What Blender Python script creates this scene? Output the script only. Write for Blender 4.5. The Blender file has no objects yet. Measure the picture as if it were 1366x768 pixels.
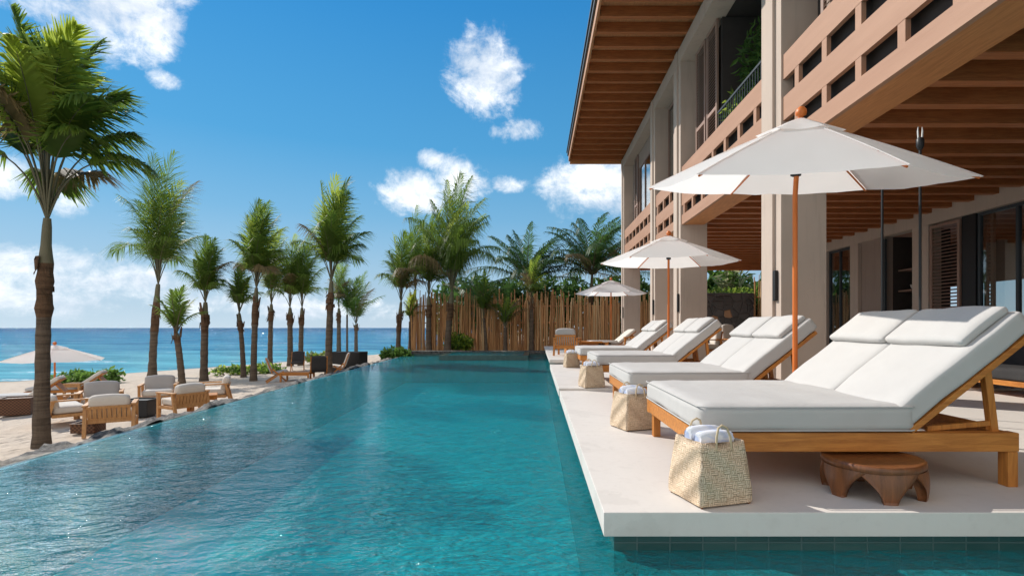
import bpy, bmesh, math, random
from mathutils import Vector, Matrix, noise
R = math.radians
PI = math.pi
sc = bpy.context.scene
C = sc.collection
# ------------------------------------------------------------------ camera
FPX = 700.0; PX0 = 716.0; PY0 = 437.0; CAMH = 1.10       # focal length in pixels of a 1366 px wide picture
cam = bpy.data.cameras.new('camera'); camo = bpy.data.objects.new('camera', cam); C.objects.link(camo)
camo.location = (0, 0, CAMH); camo.rotation_euler = (R(90), 0, 0)
cam.sensor_fit = 'HORIZONTAL'; cam.sensor_width = 36; cam.lens = FPX/1366*36
cam.shift_x = -(PX0-683)/1366; cam.shift_y = (PY0-384)/1366
cam.clip_start = 0.05; cam.clip_end = 30000
sc.camera = camo
# ------------------------------------------------------------------ sun and sky
SUN_AZ = -55.0; SUN_EL = 35.5                              # degrees; azimuth from +Y towards +X
sun = bpy.data.lights.new('sun', 'SUN'); suno = bpy.data.objects.new('sun', sun); C.objects.link(suno)
sun.energy = 4.2; sun.angle = R(0.53); sun.color = (1.0, 0.945, 0.87)
sdir = Vector((math.sin(R(SUN_AZ))*math.cos(R(SUN_EL)), math.cos(R(SUN_AZ))*math.cos(R(SUN_EL)), math.sin(R(SUN_EL))))
suno.rotation_euler = sdir.to_track_quat('Z', 'Y').to_euler()
suno.location = sdir*60
sc.view_settings.view_transform = 'Standard'; sc.view_settings.look = 'None'
sc.view_settings.exposure = 0.24; sc.view_settings.gamma = 1.0; sc.view_settings.use_curve_mapping = False
SKY_STRENGTH = 0.12

class NT:
    def __init__(s, tree): s.t = tree; s.n = tree.nodes; s.l = tree.links
    def node(s, typ, **kw):
        n = s.n.new(typ)
        for k, v in kw.items():
            if k.startswith('i_'):
                key = k[2:]
                key = int(key) if key.isdigit() else key.replace('_', ' ')
                s.put(n.inputs[key], v)
            else: setattr(n, k, v)
        return n
    def put(s, sock, v):
        if isinstance(v, bpy.types.NodeSocket): s.l.new(v, sock)
        elif v is not None:
            if isinstance(v, (tuple, list)) and len(v) == 3 and sock.type == 'RGBA': v = (*v, 1)
            sock.default_value = v
    def m(s, op, a, b=None, c=None, clamp=False):
        n = s.n.new('ShaderNodeMath'); n.operation = op; n.use_clamp = clamp
        s.put(n.inputs[0], a)
        if b is not None: s.put(n.inputs[1], b)
        if c is not None: s.put(n.inputs[2], c)
        return n.outputs[0]
    def mix(s, f, a, b, blend='MIX'):
        n = s.n.new('ShaderNodeMix'); n.data_type = 'RGBA'; n.blend_type = blend
        s.put(n.inputs[0], f); s.put(n.inputs[6], a); s.put(n.inputs[7], b)
        return n.outputs[2]
    def ramp(s, f, lo, hi, clamp=True):
        n = s.n.new('ShaderNodeMapRange'); n.interpolation_type = 'SMOOTHSTEP'
        s.put(n.inputs[0], f); n.inputs[1].default_value = lo; n.inputs[2].default_value = hi
        return n.outputs[0]
    def noise(s, vec, scale, detail=4, rough=0.55, dist=0.0):
        n = s.n.new('ShaderNodeTexNoise'); s.put(n.inputs['Vector'], vec)
        n.inputs['Scale'].default_value = scale; n.inputs['Detail'].default_value = detail
        n.inputs['Roughness'].default_value = rough; n.inputs['Distortion'].default_value = dist
        return n.outputs[0]
    def scale(s, vec, sx, sy, sz, rz=0):
        n = s.n.new('ShaderNodeMapping'); s.put(n.inputs[0], vec); n.inputs['Scale'].default_value = (sx, sy, sz)
        n.inputs['Rotation'].default_value = (0, 0, rz)
        return n.outputs[0]
    def bump(s, h, dist, strength=1.0, normal=None):
        n = s.n.new('ShaderNodeBump'); s.put(n.inputs['Height'], h)
        n.inputs['Distance'].default_value = dist; n.inputs['Strength'].default_value = strength
        if normal is not None: s.put(n.inputs['Normal'], normal)
        return n.outputs[0]

world = bpy.data.worlds.new('World'); sc.world = world; world.use_nodes = True
w = NT(world.node_tree); w.n.clear()
sky = w.node('ShaderNodeTexSky', sky_type='NISHITA', sun_disc=False)
sky.sun_elevation = R(SUN_EL); sky.sun_rotation = R(SUN_AZ)
sky.air_density = 1.0; sky.dust_density = 0.2; sky.ozone_density = 2.2; sky.altitude = 0
tc = w.node('ShaderNodeTexCoord').outputs['Generated']
sep = w.node('ShaderNodeSeparateXYZ', i_0=tc)
az = w.m('ARCTAN2', sep.outputs[0], sep.outputs[1]); el = w.m('ARCSINE', sep.outputs[2])
def pxdir(px, py):
    x, y, z = (px-PX0)/FPX, 1.0, (PY0-py)/FPX
    return math.atan2(x, y), math.atan2(z, math.hypot(x, y))
clouds = [  # picture x, y, half width, half height, weight: turned into azimuth and elevation of each cloud
    (150, 12, 88, 55, 1.0), (60, -8, 110, 28, .9), (205, 38, 42, 34, 1.0), (222, 108, 26, 13, .75),
    (648, 106, 48, 44, 1.05), (690, 174, 38, 15, .8), (556, 258, 40, 24, 1.0), (612, 246, 34, 26, 1.0), (575, 215, 18, 12, .55),
    (790, 246, 58, 38, 1.05), (12, 236, 45, 24, .75), (88, 270, 28, 20, .75), (680, 245, 30, 12, .35),
    (50, 350, 120, 24, .7), (150, 378, 170, 24, .72), (20, 398, 140, 24, .7), (330, 404, 150, 22, .6), (470, 412, 100, 16, .55),
    (-300, 330, 220, 60, .9), (1300, 100, 200, 80, .9), (-500, 60, 200, 70, .9)]
wob = w.noise(w.scale(tc, 1, 1, 1.3), 8.0, 10, 0.66, .5)
fine = w.noise(tc, 30.0, 9, 0.68, .3)
dens = None
for (px, py, hw, hh, wt) in clouds:
    a0, e0 = pxdir(px, py); sa = hw/FPX*math.cos(a0)**2*1.18; se = hh/FPX*math.cos(a0)*1.18
    da = w.m('DIVIDE', w.m('SUBTRACT', az, a0), sa); de = w.m('DIVIDE', w.m('SUBTRACT', el, e0), se)
    q = w.m('SUBTRACT', wt, w.m('ADD', w.m('MULTIPLY', da, da), w.m('MULTIPLY', de, de)))
    dens = q if dens is None else w.m('MAXIMUM', dens, q)
dens = w.m('ADD', dens, w.m('MULTIPLY', w.m('SUBTRACT', wob, 0.5), 3.8))
dens = w.m('ADD', dens, w.m('MULTIPLY', w.m('SUBTRACT', fine, 0.5), 2.4))
cover = w.ramp(dens, -0.25, 1.35)
behind = w.ramp(w.noise(w.scale(tc, 1, 1, 2.2), 2.6, 6, 0.6), 0.30, 0.50)     # unseen bright clouds added behind the camera, filling shaded faces with light
back_fill = w.ramp(sep.outputs[1], -0.05, -0.3)
cover = w.m('MAXIMUM', cover, w.m('MULTIPLY', behind, back_fill))
hsv = w.node('ShaderNodeSeparateColor', mode='HSV', i_0=sky.outputs[0])
V = hsv.outputs[2]; V2 = w.m('DIVIDE', w.m('MULTIPLY', V, 7.4), w.m('ADD', V, 3.0))     # the air's glare held back, as a polarising filter does
def curve(f, pts):
    n = w.node('ShaderNodeValToRGB'); w.put(n.inputs[0], f); e = n.color_ramp.elements
    e[0].position, e[1].position = pts[0][0], pts[-1][0]
    e[0].color = (*[pts[0][1]]*3, 1); e[1].color = (*[pts[-1][1]]*3, 1)
    for p, v in pts[1:-1]: q = e.new(p); q.color = (v, v, v, 1)
    return n.outputs[0]
e2 = w.m('MAXIMUM', el, 0.0)
S2 = curve(e2, ((0, .30), (.10, .52), (.20, .73), (.32, .87), (.55, .94), (1, .95)))
H2 = curve(e2, ((0, .573), (.20, .583), (.32, .590), (.55, .602), (1, .608)))
cc_ = w.node('ShaderNodeCombineColor', mode='HSV', i_0=H2, i_1=S2, i_2=V2); skyc = cc_.outputs[0]
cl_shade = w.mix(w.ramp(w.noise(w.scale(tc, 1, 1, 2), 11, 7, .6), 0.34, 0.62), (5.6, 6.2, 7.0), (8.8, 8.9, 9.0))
cl_shade = w.mix(back_fill, cl_shade, (8.6, 8.4, 8.3))
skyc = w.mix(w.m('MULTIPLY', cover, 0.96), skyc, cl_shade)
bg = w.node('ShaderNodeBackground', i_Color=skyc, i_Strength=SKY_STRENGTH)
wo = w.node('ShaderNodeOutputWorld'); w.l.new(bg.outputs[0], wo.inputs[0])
if hasattr(sc, 'cycles'):
    sc.cycles.caustics_reflective = False; sc.cycles.caustics_refractive = False
    sc.cycles.max_bounces = 6; sc.cycles.transparent_max_bounces = 12; sc.cycles.sample_clamp_indirect = 6

# ------------------------------------------------------------------ materials
MATS = {}
def newmat(name):
    m = bpy.data.materials.new(name); m.use_nodes = True; t = NT(m.node_tree); t.n.clear()
    t.out = t.node('ShaderNodeOutputMaterial'); MATS[name] = m
    return m, t
def pbr(t, color, rough=0.6, normal=None, spec=0.5, metal=0.0):
    b = t.node('ShaderNodeBsdfPrincipled'); t.put(b.inputs['Base Color'], color); t.put(b.inputs['Roughness'], rough)
    b.inputs['Specular IOR Level'].default_value = spec; b.inputs['Metallic'].default_value = metal
    if normal is not None: t.put(b.inputs['Normal'], normal)
    return b
def fin(t, sh): t.l.new(sh.outputs[0] if hasattr(sh, 'outputs') else sh, t.out.inputs[0])
def coord(t, kind='Object'):
    return t.node('ShaderNodeTexCoord').outputs[kind]
def wpos(t): return t.node('ShaderNodeNewGeometry').outputs['Position']
def orand(t): return t.node('ShaderNodeObjectInfo').outputs['Random']
def simple(name, col, rough=0.6, var=0.12, scale=6, bump=0.0, bscale=60, spec=0.4, metal=0.0):
    m, t = newmat(name); v = wpos(t); n = t.noise(v, scale, 5)
    c = t.mix(n, tuple(x*(1-var) for x in col), tuple(min(1, x*(1+var)) for x in col))
    nm = t.bump(t.noise(v, bscale, 4), bump) if bump else None
    fin(t, pbr(t, c, rough, nm, spec, metal)); return m
def wood(name, dark, light, sc3=(1, 1, 1), rough=0.5, axis='X', spec=0.35):
    m, t = newmat(name); v = coord(t)
    s = {'X': (1.2, 14, 14), 'Y': (14, 1.2, 14), 'Z': (14, 14, 1.2)}[axis]
    n = t.noise(t.scale(v, *s), 2.2, 6, 0.65, 0.6); n2 = t.noise(t.scale(v, *[q*4 for q in s]), 4, 3); n3 = t.noise(v, 1.3, 2)
    f = t.m('ADD', t.m('MULTIPLY', t.ramp(n, .3, .7), .55), t.m('ADD', t.m('MULTIPLY', n2, .25), t.m('MULTIPLY', n3, .25)))
    c = t.mix(f, dark, light)
    fin(t, pbr(t, c, rough, t.bump(n2, 0.002, .5), spec)); return m
wood('teak', (.27, .08, .012), (.66, .27, .055))
wood('teak_upright', (.27, .08, .012), (.66, .27, .055), axis='Z')
wood('teak_pale', (.36, .16, .055), (.64, .35, .14), axis='Z')
wood('stool_wood', (.085, .028, .009), (.27, .095, .028), axis='Z', rough=.35, spec=.5)
wood('soffit_wood', (.24, .068, .02), (.56, .20, .065), axis='X', rough=.55)
wood('eave_wood', (.32, .14, .06), (.56, .28, .13), axis='Y', rough=.5)
wood('rafter_wood', (.22, .066, .02), (.50, .18, .06), axis='X', rough=.5)
wood('soffit_long', (.40, .15, .048), (.66, .285, .10), axis='Y', rough=.5)
wood('shutter_wood', (.22, .135, .10), (.38, .25, .195), axis='Z', rough=.55)
wood('pole_wood', (.52, .125, .02), (.74, .20, .04), axis='Z', rough=.4)
simple('black_metal', (.012, .012, .013), .45, .2)
simple('dark_metal', (.045, .055, .062), .4, .15)
simple('white_metal', (.7, .7, .68), .4)
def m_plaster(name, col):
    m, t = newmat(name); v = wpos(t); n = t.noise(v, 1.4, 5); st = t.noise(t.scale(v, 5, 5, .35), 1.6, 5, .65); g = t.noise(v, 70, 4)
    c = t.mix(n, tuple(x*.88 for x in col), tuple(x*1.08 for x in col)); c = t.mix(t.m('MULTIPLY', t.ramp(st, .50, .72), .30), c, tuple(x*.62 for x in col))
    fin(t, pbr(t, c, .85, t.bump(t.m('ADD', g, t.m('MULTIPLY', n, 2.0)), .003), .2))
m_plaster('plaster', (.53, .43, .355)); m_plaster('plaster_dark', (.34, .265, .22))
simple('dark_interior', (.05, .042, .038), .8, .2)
simple('terrace_paint', (.55, .50, .44), .7, .06, 2.0)
simple('ceramic', (.55, .53, .5), .3)
simple('cord', (.55, .43, .27), .8)
def m_parapet():
    m, t = newmat('parapet_wood'); v = coord(t)
    n = t.noise(t.scale(v, 6, .5, 4), 1.6, 6, .6); n2 = t.noise(t.scale(v, 30, 2, 60), 3, 4)
    c = t.mix(n, (.33, .17, .098), (.48, .275, .175)); c = t.mix(t.m('MULTIPLY', n2, .35), c, (.38, .22, .16))
    fin(t, pbr(t, c, .6, t.bump(n2, .002), .3))
m_parapet()
def m_fabric(name, a, b, sheen=0.0):
    m, t = newmat(name); v = coord(t)
    n = t.noise(v, 3.5, 3, .5); wv = t.noise(v, 420, 2)
    c = t.mix(n, a, b)
    h = t.m('ADD', t.m('MULTIPLY', n, .8), t.m('MULTIPLY', wv, .05)); h = t.m('ADD', h, t.m('MULTIPLY', t.noise(v, 11, 3), .18))
    fin(t, pbr(t, c, .9, t.bump(h, .03, .45), .15))
m_fabric('white_fabric', (.47, .455, .435), (.53, .515, .49))
m_fabric('grey_fabric', (.36, .34, .32), (.43, .41, .39))
m_fabric('cream_fabric', (.60, .55, .48), (.70, .65, .58))
m_fabric('charcoal_fabric', (.035, .034, .035), (.06, .058, .058))
def m_towel():
    m, t = newmat('towel'); v = coord(t)
    n = t.noise(t.scale(v, 1, 1, 2), 7, 3, .5, .6); tr = t.noise(v, 260, 3)
    c = t.mix(t.ramp(n, .42, .62), (.78, .79, .82), (.52, .60, .80))
    fin(t, pbr(t, c, .95, t.bump(tr, .006, .7), .1))
m_towel()
def m_canopy():
    m, t = newmat('canopy_fabric'); v = coord(t); n = t.noise(v, 2.0, 3); wv = t.noise(v, 250, 2)
    c = t.mix(n, (.90, .89, .875), (.93, .925, .915))
    nm = t.bump(t.m('ADD', n, t.m('MULTIPLY', wv, .04)), .02, .4)
    d = t.node('ShaderNodeBsdfDiffuse', i_Color=c, i_Normal=nm); tr = t.node('ShaderNodeBsdfTranslucent', i_Color=(.97, .94, .90))
    ms = t.node('ShaderNodeMixShader', i_0=.56); t.l.new(d.outputs[0], ms.inputs[1]); t.l.new(tr.outputs[0], ms.inputs[2]); fin(t, ms)
m_canopy()
def m_stone_deck():
    m, t = newmat('deck_stone'); v = wpos(t)
    n = t.noise(v, .9, 6, .6); n2 = t.noise(v, 14, 5, .6); sp = t.noise(v, 160, 2)
    c = t.mix(n, (.63, .585, .53), (.73, .685, .63)); c = t.mix(t.m('MULTIPLY', t.ramp(n2, .5, .8), .25), c, (.50, .45, .395)); n4 = t.noise(t.scale(v, 1, 1, 1), .45, 5, .7, .8); c = t.mix(t.m('MULTIPLY', t.ramp(n4, .50, .62), .16), c, (.44, .385, .33))
    sx = t.node('ShaderNodeSeparateXYZ', i_0=v).outputs[0]; wet = t.m('MULTIPLY', t.ramp(t.noise(v, 1.7, 5, .6, .5), .54, .58), t.ramp(sx, 1.05, .55)); c = t.mix(t.m('MULTIPLY', wet, .16), c, (.40, .365, .32))
    fin(t, pbr(t, c, t.m('ADD', .45, t.m('MULTIPLY', n2, .2)), t.bump(t.m('ADD', n2, t.m('MULTIPLY', sp, .3)), .0018), .3))
m_stone_deck()
def m_tile(name, c1, c2, grout, size, rough=.25, vertical=False):
    m, t = newmat(name); v = wpos(t)
    if vertical:
        s = t.node('ShaderNodeSeparateXYZ', i_0=v); cb = t.node('ShaderNodeCombineXYZ')
        t.l.new(t.m('ADD', s.outputs[0], s.outputs[1]), cb.inputs[0]); t.l.new(t.m('ADD', s.outputs[2], .003), cb.inputs[1]); v2 = cb.outputs[0]
    else: v2 = v
    b = t.node('ShaderNodeTexBrick', offset=0.0, squash=1.0); t.put(b.inputs['Vector'], v2)
    t.put(b.inputs['Color1'], c1); t.put(b.inputs['Color2'], c2); t.put(b.inputs['Mortar'], grout)
    b.inputs['Scale'].default_value = 1.0; b.inputs['Brick Width'].default_value = size; b.inputs['Row Height'].default_value = size
    b.inputs['Mortar Size'].default_value = .006; b.inputs['Mortar Smooth'].default_value = .2
    n = t.noise(v, 3.0, 5); c = t.mix(t.m('MULTIPLY', n, .45), b.outputs[0], tuple(x*.6 for x in c1))
    fin(t, pbr(t, c, rough, t.bump(t.m('MULTIPLY', b.outputs[1], -1.0), .003), .5))
m_tile('pool_tile_wall', (.018, .065, .058), (.035, .095, .085), (.08, .13, .12), .2, vertical=True)
def m_poolfloor():
    m, t = newmat('pool_floor'); v = wpos(t)
    n = t.noise(v, .55, 4); s = t.node('ShaderNodeSeparateXYZ', i_0=v)
    c = t.mix(n, (.07, .68, .72), (.12, .80, .83))
    fin(t, pbr(t, c, .6, None, .2))
m_poolfloor()
def m_sand():
    m, t = newmat('sand'); v = wpos(t)
    n = t.noise(v, .35, 6, .6); n2 = t.noise(v, 5, 5, .65); n3 = t.noise(v, 120, 3); fp = t.noise(v, 2.2, 4, .55, .4)
    c = t.mix(n, (.52, .43, .34), (.64, .545, .445)); c = t.mix(t.m('MULTIPLY', t.ramp(n2, .48, .75), .35), c, (.42, .34, .26))
    s = t.node('ShaderNodeSeparateXYZ', i_0=v)
    tr_ = t.node('ShaderNodeTexVoronoi', i_Vector=t.scale(v, 1, 1, 0), i_Scale=2.6); c = t.mix(t.m('MULTIPLY', t.ramp(tr_.outputs[0], .28, .05), .30), c, (.36, .28, .21))
    wet = t.m('SUBTRACT', 1.0, t.ramp(t.m('ADD', s.outputs[2], t.m('MULTIPLY', t.m('SUBTRACT', n2, .5), .12)), -1.92, -1.72))
    c = t.mix(t.m('MULTIPLY', wet, .75), c, (.27, .215, .165))
    h = t.m('ADD', t.m('ADD', t.m('MULTIPLY', fp, .9), t.m('MULTIPLY', n2, .5)), t.m('ADD', t.m('MULTIPLY', n3, .05), t.m('MULTIPLY', t.ramp(tr_.outputs[0], 0.05, .30), .5)))
    fin(t, pbr(t, c, .95, t.bump(h, .14, 1.0), .1))
m_sand()
def m_soil():
    m, t = newmat('soil'); v = wpos(t); n = t.noise(v, 2.5, 6, .65)
    fin(t, pbr(t, t.mix(n, (.10, .075, .05), (.26, .21, .15)), .95, t.bump(n, .06), .1))
m_soil()
def m_rock():
    m, t = newmat('edging_stone'); v = wpos(t)
    vo = t.node('ShaderNodeTexVoronoi', i_Vector=v, i_Scale=3.2); n = t.noise(v, 9, 6, .7); n2 = t.noise(v, 1.6, 4)
    c = t.mix(t.ramp(n, .38, .66), (.02, .02, .02), (.20, .185, .165)); c = t.mix(t.ramp(n2, .56, .70), c, (.36, .32, .26))
    fin(t, pbr(t, c, .8, t.bump(t.m('ADD', n, t.m('MULTIPLY', vo.outputs[0], .8)), .06, 1.0), .4))
m_rock()
def m_lava():
    m, t = newmat('lava_stone'); v = t.scale(wpos(t), 1, 1, 1); 
    vo = t.node('ShaderNodeTexVoronoi', i_Vector=v, i_Scale=2.6); ve = t.node('ShaderNodeTexVoronoi', feature='DISTANCE_TO_EDGE', i_Vector=v, i_Scale=2.6)
    sp = t.node('ShaderNodeSeparateColor', i_0=vo.outputs[1]); n = t.noise(v, 8, 6, .7)
    c = t.mix(n, (.035, .033, .034), (.10, .095, .09)); c = t.mix(t.m('MULTIPLY', sp.outputs[1], .5), c, (.13, .12, .12))
    pale = t.m('GREATER_THAN', sp.outputs[0], .86); c = t.mix(pale, c, t.mix(sp.outputs[2], (.42, .33, .25), (.34, .17, .08)))
    c = t.mix(t.m('LESS_THAN', ve.outputs[0], .03), c, (.10, .092, .085))
    fin(t, pbr(t, c, .85, t.bump(t.m('ADD', t.m('MULTIPLY', t.ramp(ve.outputs[0], 0, .12), .8), t.m('MULTIPLY', n, .4)), .05), .3))
m_lava()
def m_weave():
    m, t = newmat('woven_palm'); v = coord(t)
    s = t.node('ShaderNodeSeparateXYZ', i_0=v); cb = t.node('ShaderNodeCombineXYZ')
    t.l.new(t.m('ADD', s.outputs[0], s.outputs[1]), cb.inputs[0]); t.l.new(s.outputs[2], cb.inputs[1])
    def br(rot, w_, h_):
        b = t.node('ShaderNodeTexBrick', offset=.5); t.put(b.inputs['Vector'], t.scale(cb.outputs[0], 1, 1, 1, rot))
        t.put(b.inputs['Color1'], (.1, .1, .1)); t.put(b.inputs['Color2'], (1, 1, 1)); t.put(b.inputs['Mortar'], (0, 0, 0))
        b.inputs['Scale'].default_value = 1; b.inputs['Brick Width'].default_value = w_; b.inputs['Row Height'].default_value = h_; b.inputs['Mortar Size'].default_value = .0018
        b.inputs['Mortar Smooth'].default_value = .4; return b
    a = br(0, .046, .0125); b = br(PI/2, .046, .0125)
    ck = t.node('ShaderNodeTexChecker', i_Vector=cb.outputs[0], i_Scale=21.7)
    col = t.mix(ck.outputs[1], a.outputs[0], b.outputs[0]); mo = t.m('ADD', t.m('MULTIPLY', ck.outputs[1], b.outputs[1]), t.m('MULTIPLY', t.m('SUBTRACT', 1.0, ck.outputs[1]), a.outputs[1]))
    n = t.noise(v, 30, 4); c = t.mix(t.m('ADD', t.m('MULTIPLY', col, .45), t.m('MULTIPLY', n, .4)), (.60, .43, .27), (.98, .80, .60))
    c = t.mix(t.m('MULTIPLY', mo, .55), c, (.22, .14, .075))
    dia = t.node('ShaderNodeTexWave', wave_type='BANDS', bands_direction='DIAGONAL', i_Scale=2.4, i_Distortion=.4); t.put(dia.inputs[0], cb.outputs[0])
    h = t.m('ADD', t.m('MULTIPLY', dia.outputs[1], .8), t.m('SUBTRACT', t.m('MULTIPLY', col, .22), t.m('MULTIPLY', mo, .35)))
    fin(t, pbr(t, c, .8, t.bump(h, .030, 1.0), .25))
m_weave()
def m_wicker():
    m, t = newmat('dark_wicker'); v = coord(t); b = t.node('ShaderNodeTexChecker', i_Vector=v, i_Scale=30.0)
    fin(t, pbr(t, t.mix(b.outputs[1], (.012, .012, .012), (.03, .028, .026)), .5, t.bump(b.outputs[1], .006), .4))
    m, t = newmat('brown_wicker'); v = coord(t); b = t.node('ShaderNodeTexChecker', i_Vector=v, i_Scale=28.0)
    fin(t, pbr(t, t.mix(b.outputs[1], (.07, .03, .016), (.17, .08, .04)), .6, t.bump(b.outputs[1], .006), .3))
m_wicker()
def m_glass():
    m, t = newmat('window_glass')
    g = t.node('ShaderNodeBsdfGlossy', i_Color=(.86, .90, .92), i_Roughness=.02); tr = t.node('ShaderNodeBsdfTransparent', i_Color=(.80, .86, .86))
    fr = t.node('ShaderNodeLayerWeight', i_Blend=.5); f = t.m('ADD', .14, t.m('MULTIPLY', t.m('POWER', fr.outputs[1], 3.0), .8), clamp=True)
    ms = t.node('ShaderNodeMixShader', i_0=f); t.l.new(tr.outputs[0], ms.inputs[1]); t.l.new(g.outputs[0], ms.inputs[2]); fin(t, ms)
m_glass()
def m_poolwater():
    m, t = newmat('pool_water'); v = wpos(t)
    a = t.noise(t.scale(v, 1.0, 1.9, 1), 2.4, 5, .58, .6); b = t.noise(t.scale(v, 1, 1.6, 1, .5), 11.0, 4, .55, .3); c0 = t.noise(v, .5, 2)
    sy = t.node('ShaderNodeSeparateXYZ', i_0=v).outputs[1]; calm = t.m('SUBTRACT', 1.0, t.m('MULTIPLY', t.ramp(sy, 7, 19), .45))
    amp = t.m('MULTIPLY', t.m('ADD', .75, t.m('MULTIPLY', c0, .55)), calm)
    h = t.m('MULTIPLY', t.m('ADD', t.m('MULTIPLY', a, 1.0), t.m('MULTIPLY', b, .36)), amp)
    nm = t.bump(h, .10, 1.0)
    tr = t.node('ShaderNodeBsdfTransparent', i_Color=(.58, .95, .97))
    df = t.node('ShaderNodeBsdfDiffuse', i_Color=(.006, .46, .52), i_Normal=nm)
    body = t.node('ShaderNodeMixShader', i_0=.27); t.l.new(tr.outputs[0], body.inputs[1]); t.l.new(df.outputs[0], body.inputs[2])
    gl = t.node('ShaderNodeBsdfGlossy', i_Color=(1, 1, 1), i_Roughness=.028, i_Normal=nm)
    fr = t.node('ShaderNodeFresnel', i_IOR=1.333, i_Normal=nm)
    ms = t.node('ShaderNodeMixShader', i_0=fr.outputs[0]); t.l.new(body.outputs[0], ms.inputs[1]); t.l.new(gl.outputs[0], ms.inputs[2]); fin(t, ms)
m_poolwater()
def m_sea():
    m, t = newmat('sea_water'); v = wpos(t)
    a = t.noise(t.scale(v, .30, .75, 1, .25), .9, 5, .6, .4); b = t.noise(t.scale(v, .7, 1.2, 1), 3.0, 4, .55)
    s = t.node('ShaderNodeSeparateXYZ', i_0=v); dist = s.outputs[1]
    shoal = t.noise(t.scale(v, .02, .05, 1), 1.0, 4, .6)
    dd = t.m('ADD', dist, t.m('MULTIPLY', t.m('SUBTRACT', shoal, .5), 140))
    c = t.mix(t.ramp(dd, 30, 110), (.10, .36, .44), (.02, .18, .32)); c = t.mix(t.ramp(dd, 90, 700), c, (.006, .065, .18))
    foam = t.ramp(t.noise(t.scale(v, .045, .28, 1, -.1), 1.0, 6, .62), .615, .67)
    foam = t.m('MULTIPLY', foam, t.ramp(b, .42, .6))
    wv2 = t.noise(t.scale(v, .06, .22, 1, .12), 1.0, 7, .68, .3)
    nm = t.bump(t.m('ADD', t.m('MULTIPLY', wv2, 2.2), t.m('ADD', t.m('MULTIPLY', a, 1.0), t.m('MULTIPLY', b, .3))), 2.2, 1.0)
    c = t.mix(t.ramp(wv2, .38, .62), t.mix(.45, c, (.004, .05, .12)), t.mix(.16, c, (.25, .55, .62)))
    c = t.mix(t.m('MULTIPLY', foam, .8), c, (.8, .85, .85))
    df = t.node('ShaderNodeBsdfDiffuse', i_Color=c); gl = t.node('ShaderNodeBsdfGlossy', i_Color=(.9, .95, 1), i_Roughness=.10, i_Normal=nm)
    lw = t.node('ShaderNodeFresnel', i_IOR=1.333, i_Normal=nm); f = t.m('MINIMUM', lw.outputs[0], .30)
    ms = t.node('ShaderNodeMixShader', i_0=f); t.l.new(df.outputs[0], ms.inputs[1]); t.l.new(gl.outputs[0], ms.inputs[2]); fin(t, ms)
m_sea()
def m_leaf(name, dark, light, trans=.35, rough=.42):
    m, t = newmat(name); v = wpos(t); n = t.noise(v, 2.5, 3); n2 = t.noise(v, 14, 2)
    c = t.mix(t.m('ADD', t.m('MULTIPLY', n, .6), t.m('MULTIPLY', n2, .4)), dark, light)
    p = pbr(t, c, rough+.08, None, .22); tr = t.node('ShaderNodeBsdfTranslucent', i_Color=t.mix(.5, c, tuple(min(1, x*2.6) for x in light)))
    ms = t.node('ShaderNodeMixShader', i_0=trans); t.l.new(p.outputs[0], ms.inputs[1]); t.l.new(tr.outputs[0], ms.inputs[2]); fin(t, ms)
m_leaf('palm_leaf', (.038, .078, .011), (.118, .178, .026), .46, .45)
m_leaf('palm_leaf_young', (.13, .20, .022), (.28, .33, .05), .48)
m_leaf('palm_leaf_dry', (.085, .072, .03), (.20, .15, .07))
m_leaf('coconut_leaf', (.02, .055, .014), (.06, .12, .028), .25)
m_leaf('shrub_leaf', (.045, .10, .018), (.14, .24, .045))
m_leaf('garden_leaf', (.02, .055, .015), (.08, .15, .03))
m_leaf('lime_leaf', (.14, .22, .02), (.30, .38, .06))
m_leaf('variegated_leaf', (.10, .15, .05), (.38, .38, .22))
simple('palm_stalk', (.13, .115, .065), .6, .3, 5)
def m_trunk():
    for nm_, a, b in (('palm_trunk', (.045, .032, .024), (.19, .145, .105)), ('palm_boot', (.045, .026, .016), (.18, .105, .06))):
        m, t = newmat(nm_); v = coord(t)
        rings = t.noise(t.scale(v, 1.2, 1.2, 16), 1.0, 4, .6, .4); n = t.noise(t.scale(v, 14, 14, 2), 2, 5, .7)
        f = t.m('ADD', t.m('MULTIPLY', t.ramp(rings, .3, .7), .55), t.m('MULTIPLY', n, .5)); c = t.mix(f, a, b)
        fin(t, pbr(t, c, .9, t.bump(t.m('ADD', rings, t.m('MULTIPLY', n, .6)), .05, .9), .15))
m_trunk()
for i, (a, b) in enumerate((((.44, .22, .09), (.68, .39, .18)), ((.24, .115, .05), (.50, .26, .115)), ((.50, .33, .17), (.70, .50, .28)))):
    wood('cane_%s' % 'abc'[i], a, b, axis='Z', rough=.7, spec=.2)

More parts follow.
